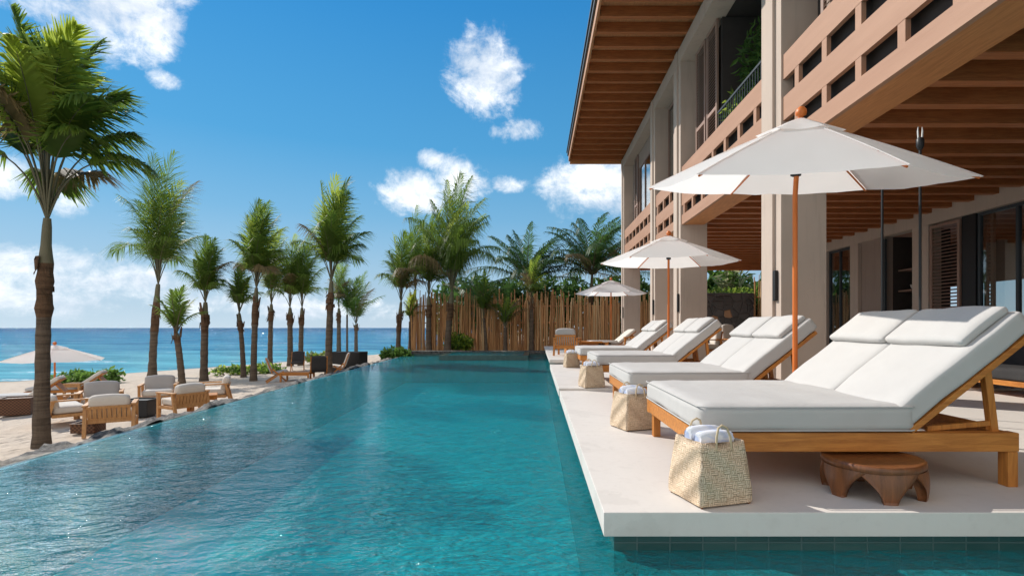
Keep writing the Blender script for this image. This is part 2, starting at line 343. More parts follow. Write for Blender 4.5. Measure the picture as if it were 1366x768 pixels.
# ------------------------------------------------------------------ mesh helpers
class MB:
    def __init__(s): s.v = []; s.f = []; s.mi = []; s.sm = []
    def add(s, verts, faces, mi=0, smooth=False):
        o = len(s.v); s.v.extend([tuple(x) for x in verts])
        for f in faces: s.f.append(tuple(i+o for i in f)); s.mi.append(mi); s.sm.append(smooth)
    def box(s, x0, x1, y0, y1, z0, z1, mi=0):
        v = [(x, y, z) for x in (x0, x1) for y in (y0, y1) for z in (z0, z1)]
        s.add(v, [(0, 1, 3, 2), (4, 6, 7, 5), (0, 4, 5, 1), (2, 3, 7, 6), (0, 2, 6, 4), (1, 5, 7, 3)], mi)
    def obox(s, M, sx, sy, sz, mi=0, bev=0):
        "box of full size sx,sy,sz centred on M, optionally chamfered"
        bm = bmesh.new(); bmesh.ops.create_cube(bm, size=1, matrix=Matrix.Diagonal((sx, sy, sz, 1)))
        if bev: bmesh.ops.bevel(bm, geom=bm.edges[:], offset=bev, segments=2, affect='EDGES', profile=.6)
        bm.verts.ensure_lookup_table()
        s.add([M @ v.co for v in bm.verts], [[v.index for v in f.verts] for f in bm.faces], mi, False); bm.free()
    def rbox(s, x0, x1, y0, y1, z0, z1, bev=.008, mi=0):
        s.obox(Matrix.Translation(((x0+x1)/2, (y0+y1)/2, (z0+z1)/2)), x1-x0, y1-y0, z1-z0, mi, bev)
    def tube(s, pts, rad, seg=8, mi=0, caps=True, smooth=True):
        pts = [Vector(p) for p in pts]; n = len(pts)
        if not isinstance(rad, (list, tuple)): rad = [rad]*n
        vs = []; prev = None
        for i, p in enumerate(pts):
            t = (pts[min(i+1, n-1)]-pts[max(i-1, 0)]).normalized()
            a = t.orthogonal().normalized() if prev is None else (prev-t*prev.dot(t)).normalized()
            prev = a; b = t.cross(a)
            for k in range(seg):
                an = 2*PI*k/seg; vs.append(p+(a*math.cos(an)+b*math.sin(an))*rad[i])
        fs = [(i*seg+k, i*seg+(k+1) % seg, (i+1)*seg+(k+1) % seg, (i+1)*seg+k) for i in range(n-1) for k in range(seg)]
        s.add(vs, fs, mi, smooth)
        if caps: s.add([vs[k] for k in range(seg)][::-1], [tuple(range(seg))], mi); s.add(vs[-seg:], [tuple(range(seg))], mi)
    def bar(s, p, q, w_, h_, mi=0, bev=.004, up=(0, 0, 1)):
        p, q = Vector(p), Vector(q); d = q-p; x = d.normalized(); z = Vector(up); z = (z-x*z.dot(x))
        z = z.normalized() if z.length > 1e-4 else x.orthogonal().normalized(); y = z.cross(x)
        M = Matrix((x, y, z)).transposed().to_4x4(); M.translation = (p+q)/2
        s.obox(M, d.length, w_, h_, mi, bev)
    def cushion(s, M, sx, sy, sz, r=.06, puff=.25, mi=0, seed=0, n=12):
        "soft upholstered box centred on M"
        bm = bmesh.new(); bmesh.ops.create_cube(bm, size=2); bmesh.ops.subdivide_edges(bm, edges=bm.edges[:], cuts=n, use_grid_fill=True)
        h = Vector((sx/2, sy/2, sz/2)); r = min(r, sz*.49)
        vs = []
        for v in bm.verts:
            u = v.co.copy(); p = Vector([u[k]*h[k] for k in range(3)])
            # denser rows near the rim
            for k in (0, 1): p[k] = math.copysign(abs(u[k])**.75, u[k])*h[k]
            core = Vector([max(-(h[k]-r), min(h[k]-r, p[k])) for k in range(3)]); d = p-core
            if d.length > 1e-9: p = core+d.normalized()*min(r, d.length) if d.length > r else p
            ex = max(0, 1-(p.x/h.x)**2); ey = max(0, 1-(p.y/h.y)**2)
            p.z += (p.z/h.z)*sz*puff*.5*(ex*ey)**.6
            q = noise.noise(Vector((p.x*3.1+seed*7.3, p.y*3.1, p.z*2+seed)))*.010 + noise.noise(Vector((p.x*8+seed, p.y*8, p.z*5)))*.004
            p += Vector((q*.5, q*.5, q)); vs.append(M @ p)
        s.add(vs, [[v.index for v in f.verts] for f in bm.faces], mi, True); bm.free()
    def lathe(s, prof, seg=16, M=Matrix(), mi=0, smooth=True):
        vs = [M @ Vector((r*math.cos(2*PI*k/seg), r*math.sin(2*PI*k/seg), z)) for r, z in prof for k in range(seg)]
        s.add(vs, [(i*seg+k, i*seg+(k+1) % seg, (i+1)*seg+(k+1) % seg, (i+1)*seg+k) for i in range(len(prof)-1) for k in range(seg)], mi, smooth)
        s.add(vs[:seg][::-1], [tuple(range(seg))], mi); s.add(vs[-seg:], [tuple(range(seg))], mi)
    def build(s, name, mats, parent=None, loc=None):
        me = bpy.data.meshes.new(name); me.from_pydata(s.v, [], s.f)
        if isinstance(mats, str): mats = [mats]
        for m in mats: me.materials.append(MATS[m])
        me.polygons.foreach_set('material_index', s.mi); me.polygons.foreach_set('use_smooth', s.sm); me.update()
        o = bpy.data.objects.new(name, me); C.objects.link(o)
        if parent is not None: o.parent = parent
        if loc is not None: o.location = loc
        return o
def tag(o, label=None, cat=None, group=None, kind=None):
    if label: o['label'] = label
    if cat: o['category'] = cat
    if group: o['group'] = group
    if kind: o['kind'] = kind
    return o
def empty(name, loc=(0, 0, 0), rz=0, label=None, cat=None, group=None):
    o = bpy.data.objects.new(name, None); C.objects.link(o); o.location = loc; o.rotation_euler = (0, 0, rz); o.empty_display_size = .2
    return tag(o, label, cat, group)
def copy_tree(o, parent=None):
    c = o.copy(); C.objects.link(c)
    if parent is not None: c.parent = parent
    for ch in [x for x in C.objects if x.parent == o]: copy_tree(ch, c)
    return c
def at(px, py, d): return Vector(((px-PX0)/FPX*d, d, CAMH-(py-PY0)/FPX*d))       # a point d metres out
def on(px, py, z):                                                            # the point of a level z
    d = (CAMH-z)*FPX/(py-PY0); return Vector(((px-PX0)/FPX*d, d, z))
T = Matrix.Translation
def RX(a): return Matrix.Rotation(a, 4, 'X')
def RY(a): return Matrix.Rotation(a, 4, 'Y')
def RZ(a): return Matrix.Rotation(a, 4, 'Z')

# ------------------------------------------------------------------ terrain, sea, pool
WATER = -0.25; SEA = -1.95
EDGE = [(-6.0, -4.6), (0, -4.88), (5.0, -5.14), (8.15, -5.40), (12.8, -5.74), (19, -6.05), (25.6, -6.35), (60, -8.2), (120, -11), (600, -30)]
SHORE = [(-40, -48), (0, -40), (20, -34), (29.7, -30.4), (45, -23), (62, -16.5), (90, -12), (130, 10), (600, 300)]
def interp(tab, y):
    if y <= tab[0][0]: return tab[0][1]
    for (a, b), (c, d) in zip(tab, tab[1:]):
        if y <= c: return b+(d-b)*(y-a)/(c-a)
    return tab[-1][1]
def edge_x(y): return interp(EDGE, y)
def shore_x(y): return interp(SHORE, y)
def sand_z(x, y):
    e, s = edge_x(y), shore_x(y); span = max(2.0, e-s); t = (e-x)/span
    z = -.84+(SEA+.84)*max(-.2, t)
    if y > 25: z += min(1, (y-25)/8)*max(0, 1-max(0, t)*2.2)*.5
    return z
def sand_pt(px, py):
    d = 4.0
    while d < 120:
        p = at(px, py, d)
        if p.z <= sand_z(p.x, p.y): return Vector((p.x, p.y, sand_z(p.x, p.y)))
        d += .03
    return at(px, py, 60)

me = MB()
ys = [-40+i*1.5 for i in range(95)]; cols = 56
vs = []
for y in ys:
    e = edge_x(y)-.35; s = shore_x(y)-14
    if y > 25.8: e = -6.9+ (0 if y < 40 else 0)
    if s > e-2: s = e-2
    for k in range(cols+1):
        u = (k/cols)**1.25; x = e+(s-e)*u
        z = sand_z(x, y)+.05*noise.noise(Vector((x*.6, y*.6, 0)))+.03*noise.noise(Vector((x*2, y*2, 3)))
        vs.append((x, y, z))
fs = [(j*(cols+1)+k, j*(cols+1)+k+1, (j+1)*(cols+1)+k+1, (j+1)*(cols+1)+k) for j in range(len(ys)-1) for k in range(cols)]
me.add(vs, fs, 0, True); tag(me.build('sand', 'sand'), kind='structure')
me = MB(); me.box(-6.9, 260, 25.85, 400, -2.6, -.12); tag(me.build('ground', 'soil'), kind='structure')
me = MB(); me.box(13, 260, -60, 25.85, -2.6, -.02); tag(me.build('paved_ground', 'deck_stone'), kind='structure')
me = MB(); me.add([(-9000, -300, SEA), (9000, -300, SEA), (9000, 14000, SEA), (-9000, 14000, SEA)], [(0, 1, 2, 3)]); tag(me.build('sea', 'sea_water'), kind='structure')
# pool water sheet
me = MB(); ny = 40
vs = []
yl = [-6+i*(31.2/ny) for i in range(ny+1)]
for y in yl: vs += [(edge_x(y), y, WATER), (.47, y, WATER)]
me.add(vs, [(2*i, 2*i+1, 2*i+3, 2*i+2) for i in range(ny)])
me.add([(.47, -6, WATER), (12.9, -6, WATER), (12.9, 3.185, WATER), (.47, 3.185, WATER)], [(0, 1, 2, 3)])
tag(me.build('pool_water_surface', 'pool_water'), kind='structure')
me = MB()
me.add([(-7, -6, -1.55), (13, -6, -1.55), (13, 26, -1.55), (-7, 26, -1.55)], [(0, 1, 2, 3)], 0)
vs = []
for y in yl: vs += [(edge_x(y)+.012, y, WATER-.012), (edge_x(y)+.02, y, -1.55), (edge_x(y)-.10, y, WATER-.012), (edge_x(y)-.12, y, -1.6)]
me.add(vs, [q for i in range(ny) for q in ((4*i, 4*i+1, 4*i+5, 4*i+4), (4*i+2, 4*i, 4*i+4, 4*i+6), (4*i+3, 4*i+2, 4*i+6, 4*i+7))], 1)
me.box(.47, .60, 3.301, 25.6, -1.56, -.15, 1); me.box(.47, 12.9, 3.19, 3.3, -1.56, -.15, 1)
me.box(-6.5, .47, 25.22, 25.3, -1.56, -.16, 1); me.box(12.9, 13, -6, 3.19, -1.56, -.1, 1)
tag(me.build('pool_basin', ['pool_floor', 'pool_tile_wall']), kind='structure')
me = MB(); me.box(-6.7, .44, 25.22, 25.9, -.155, -.02); tag(me.build('pool_coping', 'edging_stone'), kind='structure')
# raised spa at the far end
me = MB(); x0, x1, y0, y1 = -4.05, -.35, 21.7, 25.1
me.box(x0, x1, y0, y0+.22, -.9, -.045); me.box(x0, x1, y1-.22, y1, -.9, -.045); me.box(x0, x0+.22, y0+.22, y1-.22, -.9, -.045); me.box(x1-.22, x1, y0+.22, y1-.22, -.9, -.045)
spa = tag(me.build('spa_tub', 'pool_tile_wall'), 'raised dark tiled spa tub at the far end of the pool', 'spa tub')
me = MB(); me.box(x0+.221, x1-.221, y0+.221, y1-.221, -.5, -.06); me.build('spa_water', 'pool_water', spa)
# deck platforms
D1, D2, D3 = 0.0, .04, .17
def slab(x0, x1, y0, y1, z, th=.145):
    m_ = MB(); m_.rbox(x0, x1, y0, y1, z-th, z, .006); return m_
tag(slab(.40, 12.9, 3.13, 9.20, D1).build('deck', 'deck_stone'), kind='structure')
tag(slab(.385, 12.9, 9.204, 15.3, D2).build('deck_middle', 'deck_stone'), kind='structure')
tag(slab(.37, 12.9, 15.304, 26.6, D3, .10).build('deck_far', 'deck_stone'), kind='structure')
me = MB(); me.box(.6, 12.9, 3.3, 26.4, -1.6, -.15); tag(me.build('deck_footing', 'pool_tile_wall'), kind='structure')
# rocky edging beyond the infinity edge
me = MB(); rng = random.Random(3); vs = []; nn = 330; cc = 12
for i in range(nn+1):
    y = -5+i*(30.6/nn); wv = .86+.22*noise.noise(Vector((y*.7, 0, 9)))
    for k in range(cc+1):
        u = k/cc; x = edge_x(y)-.105-u*wv; prof = -.27-.20*u
        h = .15*noise.noise(Vector((x*2.2, y*2.2, 1)))+.07*noise.noise(Vector((x*7, y*7, 4)))
        vs.append((x, y, prof+h*(1 if 0 < k < cc else .4)-(.35 if k == cc else 0)))
me.add(vs, [(j*(cc+1)+k, j*(cc+1)+k+1, (j+1)*(cc+1)+k+1, (j+1)*(cc+1)+k) for j in range(nn) for k in range(cc)], 0, True)
tag(me.build('stone_edging', 'edging_stone'), 'rough dark stone edging between the infinity pool and the sand', 'stone edging')

# ------------------------------------------------------------------ building
B = empty('hotel_building', (4.5, 12, 0), 0, 'two storey beach hotel with timber roof eave, slotted parapet and deep shaded terrace', 'building')
def bp(mb, name, mats, **kw):
    o = mb.build(name, mats); o.parent = B; o.matrix_parent_inverse = Matrix.Translation((-4.5, -12, 0))
    return o
YE = 24.1; YN = -3.0
colY = [1.6, 8.59, 14.6, 17.75, 24.05]
ROOFZ = 8.9
for y in colY:
    m_ = MB(); m_.box(4.0, 4.74, y, y+.75, 0.0 if y < 9 else (D2 if y < 15 else D3), ROOFZ-.02); m_.box(3.95, 3.999, y+.21, y+.47, 0.0, ROOFZ-.02)
    bp(m_, 'column', 'plaster')
# parapet: bands and mullions, slots left open
m_ = MB(); X0, X1 = 4.03, 4.10
for z0, z1 in ((3.96, 4.22), (4.48, 4.86), (5.15, 5.55)): m_.box(X0, X1, YN, YE-.03, z0, z1)
y = 8.145-.78*14
while y < YE-.2:
    m_.box(X0+.004, X1-.004, y-.062, y+.062, 4.22, 4.48); m_.box(X0+.004, X1-.004, y-.062, y+.062, 4.86, 5.15); y += .78
bp(m_, 'parapet', 'parapet_wood')
m_ = MB(); m_.box(4.20, 4.24, YN, YE-.05, 4.201, 5.40); bp(m_, 'slot_shade_backing', 'dark_interior')  # dark sheet added behind the slots, its colour standing in for shade
m_ = MB(); m_.box(X1, 4.65, YN, YE-.03, 3.962, 4.2); bp(m_, 'edge_beam', 'soffit_long')
m_ = MB(); m_.box(4.22, 16, YN, YE-.03, 4.30, 4.42); bp(m_, 'upper_floor', 'soffit_wood')
y = 3.0; k = 0
while y < 23.6:
    m_ = MB(); m_.box(4.65, 10.15, y, y+.16, 4.05, 4.297); bp(m_, 'ceiling_joist', 'rafter_wood'); y += .655
m_ = MB(); m_.box(4.74, 13, 23.75, 24.05, 3.72, 4.30); bp(m_, 'end_beam', 'soffit_wood')
# roof: eave boarding, fascia, rafters
RE = 24.75
m_ = MB(); m_.box(1.56, 17, YN, RE, 9.16, 9.26); m_.box(1.50, 1.56, YN, RE, 8.93, 9.20)
bp(m_, 'roof', 'eave_wood')
m_ = MB(); m_.box(1.44, 1.498, YN, RE+.05, 9.20, 9.36); bp(m_, 'gutter', 'dark_metal')
m_ = MB(); m_.box(1.4, 17, YN, RE+.1, 9.362, 9.44); bp(m_, 'roof_covering', 'dark_metal')
y = 24.35
while y > 3:
    m_ = MB(); m_.box(1.60, 5.0, y, y+.13, 8.9, 9.158); bp(m_, 'rafter', 'rafter_wood'); y -= .70
m_ = MB(); m_.box(1.56, 5.0, RE-.07, RE, 8.80, 9.158); bp(m_, 'barge_board', 'soffit_long')
m_ = MB(); m_.box(3.98, 4.5, YN, YE+.7, 8.50, 8.895); bp(m_, 'wall_beam', 'plaster')
# upper wall: solid parts, shutters, opening with plants, windows
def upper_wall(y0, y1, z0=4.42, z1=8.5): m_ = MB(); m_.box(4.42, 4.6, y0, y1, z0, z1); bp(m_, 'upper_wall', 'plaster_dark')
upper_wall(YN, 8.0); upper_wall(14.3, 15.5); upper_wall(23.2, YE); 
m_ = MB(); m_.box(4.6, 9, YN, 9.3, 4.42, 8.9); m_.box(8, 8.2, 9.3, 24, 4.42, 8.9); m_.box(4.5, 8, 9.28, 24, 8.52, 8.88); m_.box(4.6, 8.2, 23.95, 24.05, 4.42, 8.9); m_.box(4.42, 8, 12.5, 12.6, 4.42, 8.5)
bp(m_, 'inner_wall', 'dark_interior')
def shutter(x, y0, y1, z0, z1, mid=None, slat=.075, mat='shutter_wood', th=.05):
    f = MB(); st = .075
    f.box(x, x+th, y0, y0+st, z0, z1); f.box(x, x+th, y1-st, y1, z0, z1); f.box(x+.002, x+th-.002, y0+st, y1-st, z0, z0+st*1.3); f.box(x+.002, x+th-.002, y0+st, y1-st, z1-st, z1)
    if mid: f.box(x+.002, x+th-.002, y0+st, y1-st, mid, mid+st*1.2)
    fo = bp(f, 'shutter', mat)
    l = MB(); z = z0+st*1.3+.02; L = y1-y0-2*st-.004
    while z < z1-st-.02:
        if not (mid and mid-.04 < z < mid+st*1.2+.03):
            l.obox(T((x+th/2, (y0+y1)/2, z)) @ RY(R(-38)), .052, L, .009)
        z += slat
    lo = l.build('louvre', mat); lo.parent = fo
    return fo
for y0, y1 in ((9.62, 10.02), (12.55, 13.3), (13.42, 14.2)): shutter(4.30, y0, y1, 4.6, 8.48, 6.35)
shutter(4.30, 7.35, 7.95, 4.6, 8.48, 6.35)
shutter(4.30, 22.4, 23.1, 4.6, 8.48, 6.35)
def window(x, y0, y1, z0, z1, mull=(), mat='dark_metal', fw=.07, handle=False):
    f = MB(); f.box(x, x+.08, y0, y0+fw, z0, z1); f.box(x, x+.08, y1-fw, y1, z0, z1); f.box(x+.003, x+.077, y0+fw, y1-fw, z1-fw, z1); f.box(x+.003, x+.077, y0+fw, y1-fw, z0, z0+fw)
    for q in mull: f.box(x+.003, x+.077, q-fw/2, q+fw/2, z0+fw, z1-fw)
    fo = bp(f, 'window', mat); g = MB(); g.box(x+.035, x+.045, y0+fw, y1-fw, z0+fw, z1-fw); go = g.build('pane', 'window_glass'); go.parent = fo
    return fo
window(4.40, 15.5, 17.6, 4.5, 8.4, (16.5,), 'shutter_wood'); window(4.36, 18.6, 22.3, 4.5, 7.9, (19.9, 21.2), 'shutter_wood')
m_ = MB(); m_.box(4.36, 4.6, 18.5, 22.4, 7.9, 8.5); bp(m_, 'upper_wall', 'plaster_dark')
# balcony railing in the opening
m_ = MB(); m_.box(4.30, 4.34, 10.05, 12.5, 6.18, 6.225); m_.box(4.305, 4.335, 10.05, 12.5, 5.58, 5.61)
y = 10.1
while y < 12.5: m_.box(4.312, 4.328, y-.008, y+.008, 5.3, 6.18); y += .13
bp(m_, 'railing', 'dark_metal')
# ground floor rear wall at X = 10.2
XW = 10.2
m_ = MB(); m_.box(XW-.05, XW+.3, YN, 23.75, 3.77, 4.297); bp(m_, 'lintel_beam', 'plaster')
def gwall(y0, y1, mat='plaster', dx=0.0): m_ = MB(); m_.box(XW+dx, XW+.3, y0, y1, 0, 3.768); bp(m_, 'terrace_wall', mat)
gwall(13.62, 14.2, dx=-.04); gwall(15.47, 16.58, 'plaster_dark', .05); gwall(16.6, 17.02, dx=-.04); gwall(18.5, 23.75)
gwall(YN, 5.0)
window(XW+.05, 5.02, 8.6, .02, 3.76, (6.2, 7.4)); window(XW+.05, 8.62, 12.2, .02, 3.76, (9.9, 11.2)); window(XW+.08, 17.05, 18.45, .02, 3.76, (17.8,))
m_ = MB(); m_.box(XW+.02, XW+.2, 12.22, 12.62, 0, 3.765); bp(m_, 'door_post', 'black_metal')
shutter(XW-.02, 12.64, 13.60, .05, 3.72, None, .085, th=.06)
shutter(XW+.2, 11.95, 12.2, .05, 3.72, None, .085, th=.06); shutter(XW+.3, 17.1, 17.7, .05, 3.72, None, .085, th=.06)
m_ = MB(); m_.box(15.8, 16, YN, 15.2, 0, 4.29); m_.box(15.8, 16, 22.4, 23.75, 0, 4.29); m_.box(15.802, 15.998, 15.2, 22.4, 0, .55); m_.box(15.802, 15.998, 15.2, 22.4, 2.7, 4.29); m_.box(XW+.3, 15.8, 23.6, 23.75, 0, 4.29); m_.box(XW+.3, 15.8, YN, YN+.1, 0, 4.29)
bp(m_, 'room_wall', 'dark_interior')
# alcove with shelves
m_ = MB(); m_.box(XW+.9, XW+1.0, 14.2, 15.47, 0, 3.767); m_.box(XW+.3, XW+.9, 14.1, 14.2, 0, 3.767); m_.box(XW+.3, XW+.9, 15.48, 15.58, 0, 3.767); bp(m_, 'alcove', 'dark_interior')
for z in (.95, 1.55, 2.15, 2.75): m_ = MB(); m_.box(XW+.45, XW+.9, 14.21, 15.46, z, z+.045); bp(m_, 'shelf', 'shutter_wood')
m_ = MB(); m_.box(XW+.0, XW+.06, 15.38, 15.46, 0, 3.7); m_.box(XW+.0, XW+.06, 14.2, 14.26, 0, 3.7); bp(m_, 'alcove_frame', 'dark_metal')
bowl_lab = ['pale ceramic bowl on the top dark alcove shelf', 'pale ceramic bowl on the middle dark alcove shelf', 'wide pale dish on the dark alcove shelf below the bowls', 'small pale jar on the lowest alcove shelf']
for (z, y, r, hh, lb) in ((2.195, 15.0, .13, .14, 0), (1.595, 14.95, .12, .10, 1), (1.595, 14.6, .17, .08, 2), (.995, 15.1, .08, .16, 3)):
    m_ = MB(); m_.lathe([(r*.45, 0), (r*.8, hh*.4), (r, hh), (r*.93, hh), (r*.7, hh*.45), (r*.3, hh*.15)], 14)
    tag(m_.build('bowl', 'ceramic', loc=(XW+.62, y, z)), bowl_lab[lb], 'bowl')
# wall lamps in the column grooves
for i, y in enumerate(colY[1:]):
    m_ = MB(); m_.rbox(3.945, 3.996, y+.10, y+.19, 1.55, 2.05, .006); m_.box(3.955, 3.99, y+.19, y+.209, 1.7, 1.9)
    tag(m_.build('wall_lamp', 'black_metal'), ['slim black wall lamp on the column nearest the front double lounger', 'slim black wall lamp on the column behind the second parasol pole', 'slim black wall lamp on the narrow column left of the second parasol pole', 'slim black wall lamp on the far corner column'][i], 'wall lamp', 'black lamps on the terrace columns')

# ------------------------------------------------------------------ plants
def leaf_cloud(mb, blobs, n, size, rng, aspect=2.2, mi=0, up=.3):
    tot = sum(b[3]*b[4]*b[5] for b in blobs)
    for (cx, cy, cz, rx, ry, rz) in blobs:
        for _ in range(max(4, int(n*rx*ry*rz/tot))):
            th = rng.uniform(0, 2*PI); u = rng.uniform(-1, 1); rr = rng.random()**.45; q = math.sqrt(1-u*u)
            p = Vector((cx+rx*rr*q*math.cos(th), cy+ry*rr*q*math.sin(th), cz+rz*rr*u))
            d = Vector((rng.gauss(0, 1), rng.gauss(0, 1), rng.gauss(up, .8))).normalized(); s_ = d.cross(Vector((rng.gauss(0, 1), rng.gauss(0, 1), rng.gauss(0, 1)))).normalized()
            L = size*rng.uniform(.6, 1.3); W = L/aspect; nn_ = d.cross(s_)*L*.12
            mb.add([p, p+d*L*.5+s_*W*.5+nn_, p+d*L, p+d*L*.5-s_*W*.5+nn_], [(0, 1, 2, 3)], mi if not isinstance(mi, tuple) else rng.choice(mi))
def shrub(name, label, cat, base, blobs, n, size, mats, mi=0, seed=1, group=None, aspect=2.0, up=.3):
    rng = random.Random(seed); root = empty(name, base, 0, label, cat, group)
    mb = MB(); leaf_cloud(mb, blobs, n, size, rng, aspect, mi, up); mb.build('foliage', mats, root)
    st = MB()
    for (cx, cy, cz, rx, ry, rz) in blobs:
        for _ in range(4):
            st.tube([(cx*.8+rng.uniform(-.1, .1)*rx, cy*.8, -.05), (cx+rng.uniform(-.4, .4)*rx, cy+rng.uniform(-.4, .4)*ry, cz*.6), (cx+rng.uniform(-.6, .6)*rx, cy+rng.uniform(-.5, .5)*ry, cz+rz*.4)], [.018, .012, .006], 5)
    st.build('stem', 'palm_boot', root)
    return root

def frond(mb, c, phi, th0, bend, L, rng, nl=30, s0=.25, lw=.04, ll=.26, mi=0, droop=.35, curl=0.0, fold=.5, stalk_r=.018, smb=None, thpow=1.5):
    pts = []; n = 12; p = Vector(c); tw = rng.uniform(-.25, .25)
    dirs = []
    for i in range(n+1):
        s = i/n; th = th0+bend*s**thpow; ph = phi+tw*s
        d = Vector((math.sin(th)*math.cos(ph), math.sin(th)*math.sin(ph), math.cos(th)))+Vector((.34*s*s, 0, -.05*s)); d.normalize(); dirs.append(d); pts.append(p.copy()); p = p+d*(L/n)
    tgt = smb if smb is not None else mb
    tgt.tube(pts[:n], [stalk_r*(1-.85*i/n) for i in range(n)], 4, 0 if smb is not None else mi, False)
    for k in range(nl):
        u = (k+.5)/nl; s = s0+(1-s0)*u; f = s*n; i = min(n-1, int(f)); w_ = f-i
        q = pts[i].lerp(pts[i+1], w_); t = dirs[i].lerp(dirs[i+1], w_).normalized()
        side = Vector((-math.sin(phi), math.cos(phi), 0)); side = (side-t*side.dot(t)).normalized(); nrm = t.cross(side)
        if nrm.z < 0 and abs(t.z) < .95: nrm = -nrm
        le = ll*L*(math.sin(PI*(.18+.80*u))**.7)*rng.uniform(.72, 1.1)
        an = R(62-38*u)+rng.uniform(-.1, .1)
        for sg in (-1, 1):
            if rng.random() < .04: continue
            d1 = (t*math.cos(an)+side*sg*math.sin(an)+nrm*fold*rng.uniform(.4, .7)).normalized()
            d2 = (d1+Vector((0, 0, -1))*droop*rng.uniform(.55, 1.5)+Vector((curl, 0, 0))).normalized()
            wd = (t-d1*t.dot(d1)).normalized()*lw*.5*rng.uniform(.8, 1.2)
            a = q+d1*le*.45; b = a+d2*le*.6
            mb.add([q-wd*.6, q+wd*.6, a+wd, a-wd, b+wd*.15, b-wd*.15], [(0, 1, 2, 3), (3, 2, 4, 5)], mi)
palm_count = 0
def palm(label, base, hb, ht, hc, half, rad, seed=0, kind='broom', nf=18, lean=0.0, leany=0.0, group='young palms planted along the beach and pool', lw=.04, nl=30, dry=.12, young=.25, th_in=6, name='palm_tree', boot=True, droop=.35, s0=.3):
    "base point, hb: height where the old leaf boots begin, ht: trunk top, hc: crown top, half: crown half width"
    rng = random.Random(seed*17+5); root = empty(name, base, 0, label, 'palm tree', group)
    tr = MB(); prof = []; seg = 12; n = 26; vs = []
    H = ht
    for i in range(n+1):
        z = H*i/n; r = rad*(1.25-.25*min(1, i/4)) if i < 5 else rad*(1-.22*(i/n))
        hs = hb+.58*(ht-hb); bt = boot and hb < z < hs
        if bt: r *= 1.06+.18*rng.random()
        if boot and z >= hs: r *= .98-.36*(z-hs)/max(.1, ht-hs)
        elif not boot and z > ht*.98: r *= .8
        r *= 1+.05*math.sin(i*2.1)
        cx = lean*(z/H)**1.5; cy = leany*(z/H)**1.5
        for k in range(seg):
            a = 2*PI*k/seg; rr = r*(1+(.24 if bt else .08)*noise.noise(Vector((math.cos(a)*1.5, math.sin(a)*1.5, z*2.5+seed)))); vs.append((cx+rr*math.cos(a), cy+rr*math.sin(a), z-.08))
    tr.add(vs, [(i*seg+k, i*seg+(k+1) % seg, (i+1)*seg+(k+1) % seg, (i+1)*seg+k) for i in range(n) for k in range(seg)], 0, True)
    for fi in range(n*seg):
        zf = (fi//seg+.5)/n*H
        if boot and zf > hb-.05: tr.mi[fi] = 1 if zf < hb+.58*(ht-hb) else 2
    if boot:   # old leaf boots standing off the trunk
        for q in range(int(7+5*rng.random())):
            z = rng.uniform(hb+.02, hb+.6*(ht-hb)); a = rng.uniform(0, 2*PI); cx = lean*(z/H)**1.5; cy = leany*(z/H)**1.5
            o = Vector((math.cos(a), math.sin(a), 0)); sd = Vector((-o.y, o.x, 0)); p = Vector((cx, cy, z))+o*rad*1.0; L = rad*rng.uniform(1.2, 2.8); w_ = rad*rng.uniform(.3, .6)
            tip = p+o*L*rng.uniform(.05, .38)+Vector((0, 0, L*rng.choice((-.8, -.5, .9, 1.1))))
            tr.add([p-sd*w_, p+sd*w_, tip+sd*w_*.7, tip-sd*w_*.55, p-sd*w_*.6+o*.03+Vector((0, 0, -.06)), p+sd*w_*.6+o*.03+Vector((0, 0, -.06))], [(0, 1, 2, 3), (4, 5, 2, 3), (0, 4, 3), (1, 5, 2)], 1)
    tr.build('trunk', ['palm_trunk', 'palm_boot', 'palm_stalk'], root)
    cr = MB(); st = MB(); c0 = Vector((lean, leany, ht-.1)); Lc = hc-ht
    if kind == 'broom': nf = max(9, int(nf*.95)); nl = int(nl*1.5)
    elif kind == 'fan': nl = int(nl*1.25)
    for i in range(nf):
        f = (i+.5)/nf; phi = i*2.39996+rng.uniform(-.3, .3)
        mi = 2 if rng.random() < dry*(f > .35) else (1 if rng.random() < young and f < .6 else 0)
        if kind == 'broom':
            r_ = half*(.10+1.06*f**.7)*rng.uniform(.68, 1.2); h_ = Lc*(1.02-.78*f**1.3)*rng.uniform(.78, 1.06); an = math.atan2(r_, h_)
            th0 = an*rng.uniform(.25, .45); bend = (an-th0)*2.9*rng.uniform(.9, 1.2); L = math.hypot(r_, h_)*1.06
            frond(cr, c0, phi, th0, bend, L, rng, nl, min(.55, s0*Lc/L*.95), lw*1.05, .27*Lc/L*.9, mi, droop*(1.0+2.6*f), .22, .2, .022*(.6+rad*3), st, 1.9)
        elif kind == 'fan':
            thm = R(86); th0 = R(3)+R(24)*f; bend = thm*f*.85*rng.uniform(.7, 1.2)
            Lo = half/.78; L = (Lc*1.02+(Lo-Lc*1.02)*f**.7)*rng.uniform(.88, 1.04); frond(cr, c0, phi, th0, bend, L, rng, nl, s0*.9, lw*1.2, .27, mi, droop*2.6*(.3+f), .15, .2, .03, st, 1.3)
        else:  # coconut: wide arching feathers
            th0 = R(8)+R(62)*f; bend = R(40)+R(45)*rng.random(); L = (Lc*1.0+(math.hypot(Lc, half)*.98-Lc)*f**.6)*rng.uniform(.85, 1.0)
            frond(cr, c0, phi, th0, bend, L, rng, nl, .14, lw*1.2, .23, mi, 1.1, .25, .1, .04, st, 1.4)
    mats = ['palm_leaf', 'palm_leaf_young', 'palm_leaf_dry'] if kind != 'coconut' else ['coconut_leaf', 'garden_leaf', 'palm_leaf_dry']
    cr.build('crown', mats, root); st.build('frond_stalks', 'palm_stalk', root)
    return root
